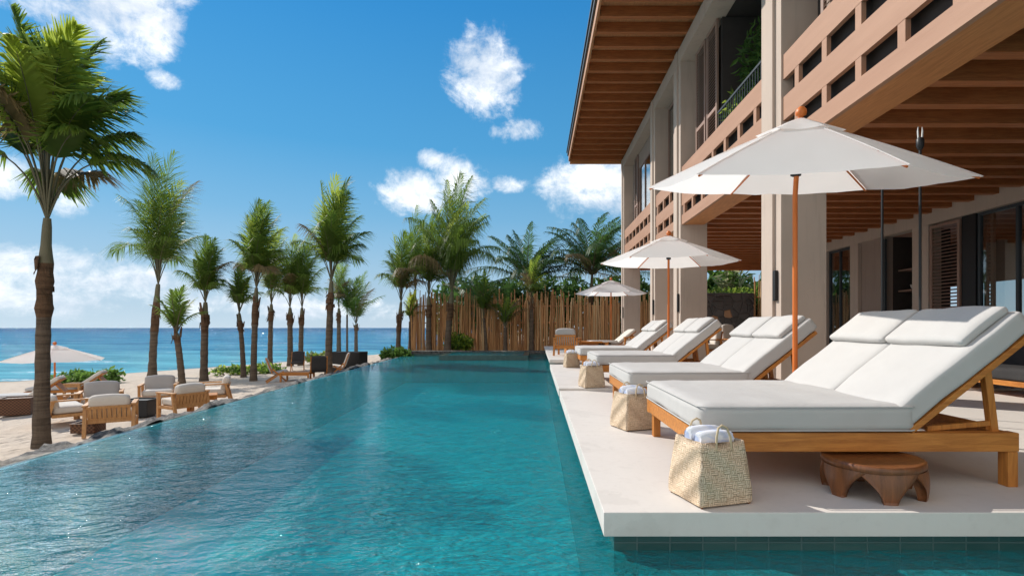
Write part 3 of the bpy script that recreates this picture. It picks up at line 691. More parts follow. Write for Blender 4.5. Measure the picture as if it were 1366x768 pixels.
def palm_px(label, px, pyb, py_boot, py_tt, py_top, half, w_, seed, dxtop=0, d=None, **kw):
    "measured in picture pixels of the photograph, turned into metres at the palm's own distance"
    b = sand_pt(px, pyb) if d is None else at(px, pyb, d)
    s = b.y/FPX
    if d is not None: b.z = max(b.z, -.13)
    z = lambda py: CAMH-(py-PY0)*s-b.z
    leaf0 = py_tt; py_tt = kw.pop('tt', py_boot-.72*(py_boot-py_tt)); kw.setdefault('s0', min(.5, max(.2, (py_tt-leaf0)/(py_tt-py_top)*.95)))
    return palm(label, b, z(py_boot), z(py_tt), z(py_top), half*s, w_*s*.37, seed, lean=dxtop*s, lw=max(.035, .0011*b.y*.9)*kw.pop('lwk', 1), **kw)
G2 = 'young palms growing in front of the cane fence'
palm_px('tallest near palm with shaggy fan crown at the left edge of the pool', 55, 597, 415, 215, 24, 128, 24, 1, 8, tt=285, nf=25, nl=40, lwk=1.35, dry=.13, young=.25, s0=.40, th_in=4)
palm_px('tall slim palm with bushy crown standing behind the grey seat', 203, 503, 440, 352, 203, 62, 13, 2, 8, nf=22, nl=36, dry=.12)
palm_px('short leaning palm with few leaves between two taller palms', 243, 516, 452, 436, 378, 44, 12, 3, -8, nf=10, nl=24, kind='fan')
palm_px('palm with rusty trunk and rounded crown beside the side-on armchair', 272, 508, 440, 385, 306, 34, 13, 4, 2, nf=16, nl=30)
palm_px('slim palm with ragged dull crown left of the twin trunks', 325, 503, 440, 405, 343, 26, 9, 5, -6, nf=13, nl=26, dry=.3)
palm_px('palm with dark straight trunk and tall green crown near the scissor chairs', 338, 508, 430, 362, 260, 42, 11, 6, 4, nf=20, nl=34)
palm_px('palm with yellowish narrow crown behind the scissor chairs', 360, 490, 425, 395, 298, 26, 9, 7, 2, nf=13, nl=28, dry=.4)
palm_px('palm with brown tied crown, left one of a close pair', 387, 488, 430, 400, 312, 22, 10, 8, 0, nf=14, nl=28, dry=.22)
palm_px('palm with brown tied crown, right one of a close pair', 401, 487, 430, 400, 308, 24, 9, 9, 2, nf=14, nl=28, dry=.25)
palm_px('tall dark trunked palm with brush shaped crown at the pool edge', 438, 502, 410, 358, 232, 46, 13, 10, 4, nf=22, nl=36, dry=.25)
palm_px('small palm half hidden behind the dark brush crowned palm', 452, 476, 430, 402, 344, 22, 8, 11, 0, nf=12, nl=24, dry=.4)
palm_px('thin bare stemmed palm behind the black planter box', 463, 475, 440, 410, 372, 14, 4, 12, 0, nf=8, nl=20, boot=False)
palm_px('low spreading palm with star shaped crown behind the black planter box', 475, 475, 440, 428, 360, 44, 7, 13, 0, nf=13, nl=28, kind='fan', dry=.3)
palm_px('leaning palm with feathery crown at the seaward end of the fence', 531, 471, 440, 385, 298, 36, 9, 14, 4, d=27.5, nf=15, nl=30, group=G2)
palm_px('little yellow leaved palm at the seaward end of the fence', 547, 470, 430, 425, 385, 16, 6, 15, 0, d=28.2, nf=7, nl=18, young=.9, group=G2, boot=False)
palm_px('palm with pale brown tied crown left of the tallest fence palm', 572, 470, 420, 382, 285, 38, 11, 16, 0, d=27.2, nf=15, nl=30, dry=.35, group=G2)
palm_px('tallest palm in front of the cane fence, crown ragged and wind blown', 597, 470, 425, 372, 230, 76, 12, 17, 6, d=26.6, nf=30, nl=38, dry=.2, droop=.8, group=G2)
palm_px('slim pale stemmed palm just left of the smallest fence palm', 649, 470, 440, 415, 352, 26, 6, 18, -4, d=27.4, nf=10, nl=24, dry=.4, group=G2, boot=False)
palm_px('smallest palm in front of the fence with drooping leaves and pale stem', 674, 470, 440, 432, 392, 38, 8, 19, 0, d=26.9, nf=11, nl=26, kind='fan', droop=.7, group=G2, boot=False)
palm_px('palm with short yellowish crown left of the slatted armchair', 709, 470, 410, 392, 338, 24, 9, 20, 0, d=27.6, nf=12, nl=24, dry=.45, young=.5, group=G2)
G3 = 'coconut palms beyond the fence'
palm_px('coconut palm with arching feathers beyond the middle of the fence', 704, 470, 440, 352, 286, 62, 9, 21, 0, d=33, kind='coconut', nf=30, nl=44, group=G3, lwk=1.3)
palm_px('coconut palm with dark full crown beside the building corner', 786, 470, 440, 335, 266, 62, 9, 22, 4, d=32, kind='coconut', nf=32, nl=44, group=G3, lwk=1.4)
palm_px('low coconut palm with dark crown behind the tallest fence palm', 640, 470, 440, 398, 345, 50, 9, 23, 0, d=34, kind='coconut', nf=20, nl=36, group=G3, lwk=1.4)
palm_px('coconut palm mostly hidden behind the building corner', 832, 470, 440, 345, 280, 52, 9, 24, 0, d=36, kind='coconut', nf=18, nl=36, group=G3, lwk=1.4)
palm_px('leafy palm standing between the two leftmost fence palms', 548, 470, 420, 370, 280, 30, 9, 25, 6, d=30.5, nf=15, nl=28, group=G2)

# garden shrubs
def sh_px(label, px, py, wpx, hpx, seed, mats=('shrub_leaf',), n=900, size=.16, d=None, name='leafy_shrub', depth=.8, nb=6, cat='shrub', group=None, mi=0, aspect=1.8, z=None):
    b = sand_pt(px, py) if d is None else at(px, py, d)
    if z is not None: b.z = z
    s = b.y/FPX; rng = random.Random(seed); hw = wpx*s/2; h = hpx*s; bl = []
    for i in range(nb):
        u = (i+.5)/nb*2-1; bh = h*rng.uniform(.62, 1.0); bl.append((u*hw*.85, rng.uniform(-.3, .3)*depth, bh*.5, hw/nb*1.5, depth*.6, bh*.52))
    return shrub(name, label, cat, b, bl, n, size*max(.6, b.y/20), list(mats), mi, seed, group, aspect)
sh_px('broad bright green beach shrub behind the grey seats', 121, 512, 92, 24, 31, n=1500, depth=1.0)
sh_px('low green beach plants in front of a pale dune', 332, 499, 104, 14, 32, n=800, nb=8, depth=.8, mats=('shrub_leaf', 'lime_leaf'), mi=(0, 0, 1))
sh_px('pale green bush beside the black planter box', 424, 486, 30, 17, 33, n=500, nb=3, mats=('variegated_leaf', 'lime_leaf'), mi=(0, 1))
sh_px('green sea side shrub at the foot of the fence end', 530, 480, 46, 18, 34, n=900, nb=5, d=25.4, z=-.5)
sh_px('bright green shrub between palm trunks at the fence', 612, 466, 34, 27, 35, n=900, nb=3, d=27.0, z=-.12, mats=('shrub_leaf', 'lime_leaf'), mi=(0, 1))
me = MB(); rng = random.Random(77)
lc = [(x, 40+rng.uniform(-2, 2), rng.uniform(.8, 2.2), rng.uniform(1.2, 2.2), 1.5, rng.uniform(1.5, 2.6)) for x in (-7, -5, -2.5, 0, 2.2, 4.5, 7, 9.5, 12, 14.5)]
for i, b in enumerate(lc[:10]):
    shrub('background_tree', ['dark leafy tree beyond the fence behind the leaning palm', 'dark leafy tree beyond the fence behind the tallest fence palm', 'dark leafy tree beyond the fence left of its middle', 'dark leafy tree beyond the middle of the fence', 'dark leafy tree beyond the fence near the slatted armchair', 'dark leafy tree beyond the fence near the far corner column', 'leafy tree seen past the columns beyond the fence', 'leafy tree beyond the dark stone wall, left one', 'leafy tree beyond the dark stone wall, middle one', 'leafy tree beyond the dark stone wall, right one'][i], 'tree', (b[0]+0, b[1], -.12), [(0, 0, 2.4, b[3], 1.4, 2.3), (b[3]*.5, 0, 3.6, b[3]*.7, 1, 1.4)], 1300, .5, ['garden_leaf', 'coconut_leaf'], (0, 0, 1), 80+i, 'trees beyond the fence')
# plants on the balcony
shrub('balcony_plant', 'dark dense plant filling the upper balcony opening', 'plant', (5.0, 11.2, 4.42), [(0, 0, 1.6, .5, 1.1, 1.2), (0, .3, 2.6, .5, .8, .8), (-.1, -.8, 2.3, .4, .5, 1.2), (.3, .9, 2.0, .4, .4, 1.2)], 2600, .22, ['garden_leaf', 'shrub_leaf'], (0, 0, 1), 91, None, 3.2)
shrub('balcony_fern', 'bright lime fern hanging over the upper balcony railing', 'plant', (4.62, 12.2, 4.42), [(0, 0, 1.75, .22, .28, .45)], 160, .3, ['lime_leaf', 'shrub_leaf'], (0, 0, 1), 92, None, 5.0)

# ------------------------------------------------------------------ cane fence and lava wall
def cane_fence(name, label, x0, x1, y, h0, h1, z, step, seed):
    rng = random.Random(seed); mb = MB(); x = x0
    while x < x1:
        h = rng.uniform(h0, h1)+.28*noise.noise(Vector((x*.5, seed, 0)))+(.25 if rng.random() < .12 else 0); r = rng.uniform(.018, .042); yy = y+rng.uniform(-.07, .07); dx = rng.gauss(0, .075)
        pts = [(x, yy, z), (x+dx*.5+rng.gauss(0, .012), yy+rng.gauss(0, .015), z+h*.5), (x+dx, yy+rng.gauss(0, .02), z+h)]
        mb.tube(pts, [r*1.05, r, r*.8], 6, rng.choice((0, 0, 1, 1, 2))); x += step*rng.uniform(.7, 1.25)
    root = empty(name, ((x0+x1)/2, y, z), 0, label, 'fence'); off = Vector(root.location)
    for m__ in (mb,): m__.v = [tuple(Vector(q)-off) for q in m__.v]
    mb.build('canes', ['cane_a', 'cane_b', 'cane_c'], root)
    for zz in (.5, 1.5, 2.4):
        rb = MB(); rb.tube([(x0-off.x, .085, zz), (x1-off.x, .085, zz+.03)], .03, 6); rb.build('rail', 'cane_b', root)
    return root
cane_fence('cane_fence', 'long fence of upright tan canes behind the pool', -6.75, 7.6, 28.2, 2.35, 3.2, -.14, .036, 5)
cane_fence('cane_fence', 'short fence of tall pale canes at the right end of the dark stone wall', 10.25, 12.6, 24.9, 2.7, 3.2, D3-.02, .085, 6)
me = MB(); me.rbox(7.7, 10.3, 24.85, 25.3, -.1, 2.75, .02); tag(me.build('stone_wall', 'lava_stone'), 'dark lava stone wall with a few pale stones beyond the shaded terrace', 'stone wall')
rng = random.Random(41)
me = MB(); leaf_cloud(me, [(x, 25.8, 2.6, .45, .4, .45) for x in (7.6, 8.2, 8.8, 9.4, 10.0, 10.6)], 1500, .2, rng, 2.5, (0, 0, 1)); 
ro = empty('clipped_hedge', (9.1, 25.8, -.12), 0, 'bright lime hedge showing just above the dark stone wall', 'hedge'); me.v = [tuple(Vector(q)-Vector((9.1, 25.8, -.12))) for q in me.v]; me.build('foliage', ['lime_leaf', 'shrub_leaf'], ro)
st = MB(); [st.tube([(x, 0, 0), (x+.05, 0, 2.5)], .03, 6) for x in (-1.4, -.7, 0, .7, 1.4)]; st.build('stem', 'palm_boot', ro)
sh_px('tall pale leaved garden plant above the stone wall', 975, 470, 34, 120, 95, ('variegated_leaf', 'shrub_leaf'), 700, .5, 28.5, 'garden_plant', .8, 3, 'plant', None, (0, 1), 4.0, z=-.12)
sh_px('dark broad garden bush right of the pale leaved plant', 1010, 470, 40, 110, 96, ('garden_leaf', 'coconut_leaf'), 800, .45, 30, 'garden_plant', .9, 3, 'plant', None, (0, 1), 3.0, z=-.12)
sh_px('mid green garden bush left of the pale leaved plant', 945, 470, 36, 125, 97, ('garden_leaf', 'shrub_leaf'), 800, .4, 30, 'garden_plant', .9, 3, 'plant', None, (0, 1), 2.5, z=-.12)

# ------------------------------------------------------------------ umbrellas
def umbrella(label, x, y, z0, zrim, Rr, phi, tilt, hh, group, base=True, pole='pole_wood'):
    root = empty('parasol', (x, y, z0), 0, label, 'parasol', group)
    M = T((0, 0, zrim-z0)) @ RX(R(tilt))
    n = 6; can = MB(); m1 = 14; m2 = 10
    cor = [Vector((Rr*math.cos(phi+k*2*PI/n), Rr*math.sin(phi+k*2*PI/n), 0)) for k in range(n)]
    def zz(s, u):           # height along a panel: s from hub to rim, u across the panel
        edge = hh*(1-s)**1.0*(1-.0)+.02*math.sin(PI*s)
        sag = -.035*s*math.sin(PI*u)*(.4+.6*s)
        return edge+sag
    for k in range(n):
        a, b = cor[k], cor[(k+1) % n]; vs = []
        for i in range(m1+1):
            s = .02+.98*i/m1
            for j in range(m2+1):
                u = j/m2; e = a.lerp(b, u)*s; e = e*(1-.012*math.sin(PI*u)*s); e.z = zz(s, u)+.010*s*noise.noise(Vector((e.x*4+k, e.y*4, 2)))+.006*noise.noise(Vector((e.x*11, e.y*11, k))); vs.append(M @ e)
        can.add(vs, [(i*(m2+1)+j, (i+1)*(m2+1)+j, (i+1)*(m2+1)+j+1, i*(m2+1)+j+1) for i in range(m1) for j in range(m2)], 0, True)
    cano = can.build('canopy', 'canopy_fabric', root)
    for k in range(n):
        sm = MB(); sm.tube([M @ (cor[k]*(i/6)+Vector((0, 0, zz(i/6, 0)+.004))) for i in range(1, 7)], .005, 5); sm.build('seam', 'canopy_fabric', cano)
    cap = MB()
    for k in range(n):
        a, b = cor[k], cor[(k+1) % n]; vs = []
        for i in range(5):
            s = .01+.26*i/4
            for j in range(7):
                u = j/6; e = a.lerp(b, u)*s; e.z = zz(s, 0)+.035-.02*math.sin(PI*u)*i/4+.012*noise.noise(e*9); vs.append(M @ e)
        cap.add(vs, [(i*7+j, (i+1)*7+j, (i+1)*7+j+1, i*7+j+1) for i in range(4) for j in range(6)], 0, True)
    cap.build('vent_cap', 'canopy_fabric', cano)
    top = M @ Vector((0, 0, hh+.04)); hub = M @ Vector((0, 0, hh*.55))
    pl = MB(); pl.tube([(0, 0, .02), (0, 0, (zrim-z0)*.5), (0, 0, zrim-z0-.15), hub, top], .027, 14); plo = pl.build('pole', pole, root)
    f = MB(); ax = (M.to_3x3() @ Vector((0, 0, 1))); prof = [(.03, 0), (.052, .012), (.058, .04), (.05, .075), (.026, .1), (.004, .104)]
    f.lathe(prof, 14, Matrix.Translation(top) @ M.to_3x3().to_4x4()); f.build('finial', 'pole_wood', plo)
    for k in range(n):
        rb = MB(); r0 = M @ Vector((0, 0, hh-.05)); r1 = M @ (cor[k]*.985+Vector((0, 0, -.012))); mid = M @ (cor[k]*.5+Vector((0, 0, zz(.5, 0)-.035)))
        rb.tube([r0, mid, r1], .011, 6)
        rb.tube([M @ Vector((0, 0, hh*.18)), mid], .009, 6); rb.build('rib', 'pole_wood', root)
    h_ = MB(); h_.lathe([(.03, -.05), (.055, -.04), (.055, .03), (.03, .05)], 12, M @ T((0, 0, hh*.18))); h_.build('hub', 'black_metal', plo)
    if base:
        bs = MB(); bs.lathe([(.30, 0), (.31, .02), (.30, .055), (.05, .07), (.045, .32), (.03, .325)], 24); bs.build('base', 'dark_metal', root)
    return root
GU = 'white hexagonal parasols beside the pool'
umbrella('large near white parasol tilted towards the pool end', 2.865, 5.82, 0, 2.70, 1.65, R(-25.8), 10.4, .66, GU)
umbrella('middle white parasol on its orange pole between the rear loungers', 3.14, 12.5, D2, 2.66, 1.63, R(-14.5), 1.5, .60, GU)
umbrella('small far white parasol near the cane fence', 3.17, 22.4, D3, 2.55, 1.52, R(-8), 0, .55, GU)
bu = sand_pt(73, 529); s_ = bu.y/FPX
umbrella('white beach parasol on a thin orange pole beside the sea', bu.x, bu.y, bu.z, CAMH-(480-PY0)*s_, 57*s_, R(5), 0, 19*s_, None)

# ------------------------------------------------------------------ double loungers
def make_lounger(seed=0):
    root = empty('double_lounger', (0, 0, 0))
    Lf, W = 2.2, 1.76          # local x from foot to head, y across
    f = MB()
    for y in (0.0, W-.09): f.rbox(0, Lf, y, y+.09, .245, .375, .006)
    f.rbox(.002, .09, .09, W-.09, .25, .37, .006); f.rbox(Lf-.09, Lf-.002, .09, W-.09, .25, .37, .006); f.rbox(1.40, 1.47, .09, W-.09, .25, .36, .004)
    for i in range(9): f.rbox(.12+i*.145, .21+i*.145, .09, W-.09, .345, .37, .003)
    f.build('frame', 'teak', root)
    for x in (.085, Lf-.04):
        for y in (0.0, W-.09):
            l = MB(); l.rbox(x-.035, x+.035, y+.003, y+.087, 0, .244, .005); l.build('leg', 'teak_upright', root)
    mt = MB(); mt.cushion(T((.74, W/2, .47)), 1.50, W+.02, .19, .055, .10, seed=seed, n=18); mto = mt.build('seat_mattress', 'white_fabric', root)
    for pz in (.553, .392):
        pi_ = MB(); x0, x1, y0, y1, rr = -.012, 1.492, -.012, W+.012, .05; path = []
        for cx, cy, a0 in ((x1-rr, y1-rr, 0), (x0+rr, y1-rr, 90), (x0+rr, y0+rr, 180), (x1-rr, y0+rr, 270)):
            for q in range(4): a = R(a0+q*30); path.append((cx+rr*math.cos(a), cy+rr*math.sin(a), pz+.003*math.sin(cx*9+q)))
        path.append(path[0]); pi_.tube(path, .0055, 6); pi_.build('piping', 'white_fabric', mto)
    ang = R(38.5)
    for j, yc in enumerate((W*.25, W*.75)):
        M0 = T((1.46, yc, .385)) @ RY(-ang)
        fr = MB()
        for yy in (-W*.25+.01, W*.25-.05): fr.obox(M0 @ T((.53, yy+.02, 0)), 1.06, .05, .04, 0, .004)
        for k in range(8): fr.obox(M0 @ T((.08+k*.13, 0, .002)), .07, W*.5-.1, .02, 0, .003)
        bo = fr.build('backrest_frame', 'teak', root)
        sp = MB(); pb = M0 @ Vector((.72, 0, -.02)); sp.bar((pb.x, yc-W*.2, pb.z), (pb.x+.06, yc-W*.2, .33), .05, .05, up=(0, 1, 0)); sp.bar((pb.x, yc+W*.2, pb.z), (pb.x+.06, yc+W*.2, .33), .05, .05, up=(0, 1, 0)); sp.bar((pb.x+.03, yc-W*.2, .40), (pb.x+.03, yc+W*.2, .40), .04, .04)
        sp.bar((1.62, yc-W*.2, .39), (pb.x+.05, yc-W*.2, .43), .035, .035); s2 = sp.build('support', 'teak_upright', bo)
        cu = MB(); cu.cushion(M0 @ T((.56, 0, .105)), 1.12, W*.5-.004, .165, .035, .06, seed=seed+j*3+1, n=14); cuo = cu.build('back_cushion', 'white_fabric', root)
        pi = MB(); pi.cushion(M0 @ T((.89, .03 if j == 0 else .0, .222)), .42, W*.5-.06, .07, .03, .45, seed=seed+j*5+9, n=10); pi.build('headrest_pillow', 'white_fabric', cuo)
    return root
LG = 'white double loungers along the pool deck'
lab = ['nearest white double lounger with teak frame beside the carved stool', 'second white double lounger, standing just beyond the near parasol pole', 'third white double lounger, in front of the middle parasol pole', 'farthest white double lounger, behind the middle parasol pole']
proto = make_lounger()
for i, (x, y, z) in enumerate(((1.13, 3.62, D1), (1.13, 6.40, D1), (1.10, 9.62, D2), (1.08, 13.0, D2))):
    o = proto if i == 0 else copy_tree(proto)
    o.location = (x, y, z); tag(o, lab[i], 'lounger', LG)

# baskets and towels
def make_basket():
    root = empty('woven_basket'); b = MB(); n = 10; wb, wt, H = .185, .150, .38; vs = []; per = []
    def ring(hw, z, ins):
        out = []
        for sd in range(4):
            for k in range(n):
                u = -1+2*k/n; p = [(u, -1), (1, u), (-u, 1), (-1, -u)][sd]
                l = 1-.06*(1-abs(u)**6)*0; q = Vector((p[0]*hw*l, p[1]*hw*l, z)); q -= q.normalized()*ins
                q.z += .006*noise.noise(q*14); out.append(q)
        return out
    lev = [(wb-.004, .0), (wb, .02), (wb*.97+wt*.03, .08), (wb*.75+wt*.25, .16), (wb*.5+wt*.5, .24), (wb*.22+wt*.78, .32), (wt, H)]
    rings = [ring(hw, z, 0) for hw, z in lev]+[ring(wt, H+.004, .012), ring(wt*.97, H-.03, .016), ring(wb*.5+wt*.4, .1, .02)]
    m4 = 4*n
    for r_ in rings: vs += r_
    b.add(vs, [(i*m4+k, i*m4+(k+1) % m4, (i+1)*m4+(k+1) % m4, (i+1)*m4+k) for i in range(len(rings)-1) for k in range(m4)], 0, True)
    b.add(rings[0][::-1], [tuple(range(m4))]); b.add(rings[-1], [tuple(range(m4))])
    o = b.build('body', 'woven_palm', root)
    for sg in (-1, 1):
        h = MB(); h.tube([(sg*0+(-.055), sg*(wt+.004), H-.05), (-.05, sg*(wt), H+.03), (-.03, sg*(wt-.01), H+.085), (0, sg*(wt-.015), H+.10), (.03, sg*(wt-.01), H+.085), (.05, sg*wt, H+.03), (.055, sg*(wt+.004), H-.05)], .0075, 7); h.build('handle', 'cord', root)
    for sx in (-1, 1):
        for sy in (-1, 1):
            ft = MB(); ft.lathe([(.006, 0), (.009, .006), (.006, .014)], 8, T((sx*(wb-.016), sy*(wb-.016), -.012))); ft.build('foot', 'stool_wood', root)
    return root
def make_towel(seed):
    t_ = MB(); n = 26; L = .235; prof = []
    for i in range(9):
        u = i/8; r = .052*(1-.06*math.cos(u*PI*2)); 
        if i in (0, 8): r *= .82
        prof.append((r*(1+.03*noise.noise(Vector((u*5, seed, 0)))), -L/2+L*u))
    M = RY(R(90))
    vs = [M @ Vector((r*math.cos(2*PI*k/n)*(1.12+.05*math.sin(k*1.3+seed)), r*math.sin(2*PI*k/n), z+.004*math.sin(k*2.1))) for r, z in prof for k in range(n)]
    t_.add(vs, [(i*n+k, i*n+(k+1) % n, (i+1)*n+(k+1) % n, (i+1)*n+k) for i in range(8) for k in range(n)], 0, True); t_.add(vs[:n][::-1], [tuple(range(n))]); t_.add(vs[-n:], [tuple(range(n))])
    return t_
BG = 'woven baskets of towels on the deck'
bk = make_basket(); spots = [(1.115, 3.40, D1, R(17)), (1.06, 5.78, D1, R(20)), (.99, 9.05+.5, D2, R(15)), (.93, 14.1, D2, R(10)), (.95, 22.5, D3, R(10))]
blab = ['nearest woven basket of rolled towels at the front of the deck', 'woven basket of towels at the foot of the second lounger', 'woven basket of towels at the foot of the third lounger', 'woven basket of towels at the foot of the farthest lounger', 'far woven basket beside the slatted armchair at the pool end']
where = ['the nearest basket', 'the basket by the second lounger', 'the basket by the third lounger', 'the basket by the farthest lounger', 'the far basket beside the armchair']
spots[2] = (.98, 9.40, D2, R(15))
for i, (x, y, z, rz) in enumerate(spots):
    o = bk if i == 0 else copy_tree(bk)
    o.location = (x, y, z+.012); o.rotation_euler = (0, 0, rz); tag(o, blab[i], 'basket', BG)
    if i == 0 or i == 1: continue
for i, (x, y, z, rz) in enumerate(spots):
    for q in range(2):
        t_ = make_towel(i*3+q).build('rolled_towel', 'towel'); off = Vector((.0, -.056+.115*q, .390+.012*q)); off.rotate(Matrix.Rotation(rz, 3, 'Z'))
        t_.location = Vector((x, y, z))+off; t_.rotation_euler = (0, 0, rz+.05*(q-.5))
        tag(t_, ('front ' if q == 0 else 'rear ')+'rolled blue and white towel in '+where[i], 'towel', 'rolled towels in the baskets')

# carved stool
def make_stool(loc, rz):
    root = empty('carved_stool', loc, rz, 'low round carved wooden stool with tapering legs under the nearest lounger', 'stool')
    H = .235; r = .315; t_ = MB(); seg = 48; prof = [(.0, H-.012), (.24, H-.012), (.275, H-.006), (.30, H), (.315, H-.008), (.318, H-.04), (.30, H-.055), (0, H-.055)]
    vs = []
    for rr, z in prof:
        for k in range(seg): a = 2*PI*k/seg; q = rr*(1+.025*math.cos(3*a)); vs.append((q*math.cos(a), q*math.sin(a)*.92, z))
    t_.add(vs, [(i*seg+k, i*seg+(k+1) % seg, (i+1)*seg+(k+1) % seg, (i+1)*seg+k) for i in range(len(prof)-1) for k in range(seg)], 0, True); t_.build('top', 'stool_wood', root)
    for k in range(6):
        a0 = k*PI/3+.15; l = MB(); vs = []; n1 = 8; n2 = 8
        for s_ in (0, 1):
            for i in range(n1+1):
                u = i/n1; z = (H-.045)*(1-u); hwid = .50*(1-u)**1.8+.135; 
                for j in range(n2+1):
                    a = a0+hwid*(2*j/n2-1); rr = (.312 if s_ == 0 else .245)+.012*math.sin(u*PI)*(1-s_)+(.02*u if s_ else 0); vs.append((rr*math.cos(a), rr*math.sin(a)*.92, z))
        st_ = (n1+1)*(n2+1)
        fs = [(i*(n2+1)+j, (i+1)*(n2+1)+j, (i+1)*(n2+1)+j+1, i*(n2+1)+j+1) for i in range(n1) for j in range(n2)]
        fs += [tuple(q+st_ for q in f_[::-1]) for f_ in fs]
        for i in range(n1):
            for j in (0, n2): a = i*(n2+1)+j; fs.append((a, a+n2+1, a+n2+1+st_, a+st_))
        for j in range(n2): a = n1*(n2+1)+j; fs.append((a, a+1, a+1+st_, a+st_))
        l.add(vs, fs, 0, True); l.build('leg', 'stool_wood', root)
make_stool((2.26, 3.53, 0), R(10))

# tall black torches behind the loungers
for i, (x, y) in enumerate(((4.53, 6.2), (4.53, 6.88))):
    root = empty('garden_torch', (x, y, 0), 0, ['tall slim black torch pole with forked pale tip right of the near parasol', 'tall slim black torch pole rising behind the near parasol canopy'][i], 'torch', 'black torch poles on the terrace')
    p = MB(); p.tube([(0, 0, 0), (0, 0, 1.7), (0, 0, 3.22)], .015, 10); p.build('pole', 'black_metal', root)
    c = MB(); c.lathe([(.022, 3.20), (.04, 3.24), (.042, 3.32), (.03, 3.34)], 12); c.build('burner', 'black_metal', root)
    for dx in (-.022, .022): f = MB(); f.tube([(dx, 0, 3.34), (dx*1.25, 0, 3.42), (dx*1.1, 0, 3.47)], [.010, .009, .003], 6); f.build('prong', 'white_metal', root)
    b = MB(); b.lathe([(.16, 0), (.16, .015), (.03, .03), (.024, .06)], 18); b.build('base', 'black_metal', root)

# ------------------------------------------------------------------ seats of the beach and terrace
def make_chair(w_=.80, dp=.80, hb=.82, seat='cream_fabric', back='cream_fabric', slat=True, frame='teak_pale', arms=True, scissor=False, lean=14):
    "armchair facing local +y"
    root = empty('armchair'); hw = w_/2; sz = .30
    for x in (-hw+.03, hw-.03):
        l = MB(); l.rbox(x-.03, x+.03, dp/2-.09, dp/2-.02, 0, .56 if arms else sz, .006); l.build('leg', frame, root)
        l = MB(); l.bar((x, -dp/2-.02, 0), (x, -dp/2+.12, .58), .06, .06, up=(0, 1, 0)); l.build('leg', frame, root)
        if arms: a = MB(); a.rbox(x-.04, x+.04, -dp/2+.04, dp/2, .562, .595, .006); a.build('armrest', frame, root)
    s_ = MB(); s_.rbox(-hw+.06, hw-.06, -dp/2+.08, dp/2-.09, sz-.06, sz-.005, .006)
    for x in (-hw+.03, hw-.03): s_.rbox(x-.025, x+.025, -dp/2+.1, dp/2-.09, sz-.07, sz-.01, .004)
    s_.build('seat_frame', frame, root)
    c = MB(); c.cushion(T((0, .03, sz+.07)), w_-.14, dp-.16, .15, .05, .25, seed=3, n=7); c.build('seat_cushion', seat, root)
    M = T((0, -dp/2+.10, sz-.02)) @ RX(R(lean)); bh = (hb-sz)
    b = MB()
    b.obox(M @ T((0, 0, bh-.10)), w_-.12, .035, .05, 0, .004); b.obox(M @ T((0, 0, .03)), w_-.12, .035, .06, 0, .004)
    nsl = 9
    for k in range(nsl):
        x = (-hw+.1)+(w_-.2)*k/(nsl-1); b.obox(M @ T((x, 0, bh*.5-.04)), (w_-.2)/nsl*(.94 if slat == 'wide' else .62), .022, bh-.16, 0, .003)
    b.build('backrest', frame, root)
    c = MB(); c.cushion(M @ T((0, .10, bh*.5+.10)), w_-.16, .17, bh*.92, .06, .2, seed=5, n=7); c.build('back_cushion', back, root)
    return root
CG = 'teak armchairs on the sand'
def put(o, px, py, face, label, cat='armchair', group=CG, z=None, d=None):
    p = sand_pt(px, py) if z is None else on(px, py, z)
    if d is not None: p = at(px, py, d); p.z = z
    o.location = p; o.rotation_euler = (0, 0, face); return tag(o, label, cat, group)
cA = make_chair(.78, .74, .67, slat='wide')
put(cA, 149, 577, R(33), 'teak armchair with slatted back turned to the pool, beside the big palm trunk')
cC = copy_tree(cA); put(cC, 245, 556, R(62), 'teak armchair with slatted back turned to the pool, right of the black fire box')
cB = make_chair(.84, .74, .70, back='grey_fabric'); put(cB, 135, 554, R(216), 'teak armchair with grey back cushion facing the pool, behind the slatted one')
cD = copy_tree(cB); put(cD, 212, 541, R(210), 'teak armchair with grey back cushion facing the pool, before the slim palm trunk')
cE = copy_tree(cA); put(cE, 287, 540, R(118), 'teak armchair seen side on with pale cushions, right end of the seating group')
def make_sofa():
    return make_chair(1.3, .72, .60)
so = make_sofa(); so.name = 'garden_bench'; put(so, 84, 566, R(-40), 'low teak bench with cream cushion half hidden by the big palm trunk', 'bench', None)
# small tables and boxes on the sand
def table(name, w_, dp, h, mat, label, cat, px, py, rz, group=None, z=None, legs=True):
    p = sand_pt(px, py) if z is None else on(px, py, z); root = empty(name, p, rz, label, cat, group)
    t_ = MB(); t_.rbox(-w_/2, w_/2, -dp/2, dp/2, h-.045, h, .006); t_.build('tabletop', mat, root)
    for sx in (-1, 1):
        for sy in (-1, 1): l = MB(); l.rbox(sx*(w_/2-.04)-.03, sx*(w_/2-.04)+.03, sy*(dp/2-.04)-.03, sy*(dp/2-.04)+.03, 0, h-.046, .004); l.build('leg', mat, root)
    for sy in (-1, 1): a = MB(); a.rbox(-w_/2+.07, w_/2-.07, sy*(dp/2-.04)-.012, sy*(dp/2-.04)+.012, h-.12, h-.046, .003); a.build('apron', mat, root)
    return root
table('side_table', .62, .55, .42, 'teak', 'small teak side table between the slatted and the side on armchairs', 'side table', 270, 549, R(30))
table('low_table', 1.1, .7, .36, 'teak', 'low teak table among the dark scissor chairs', 'low table', 397, 508, R(4))
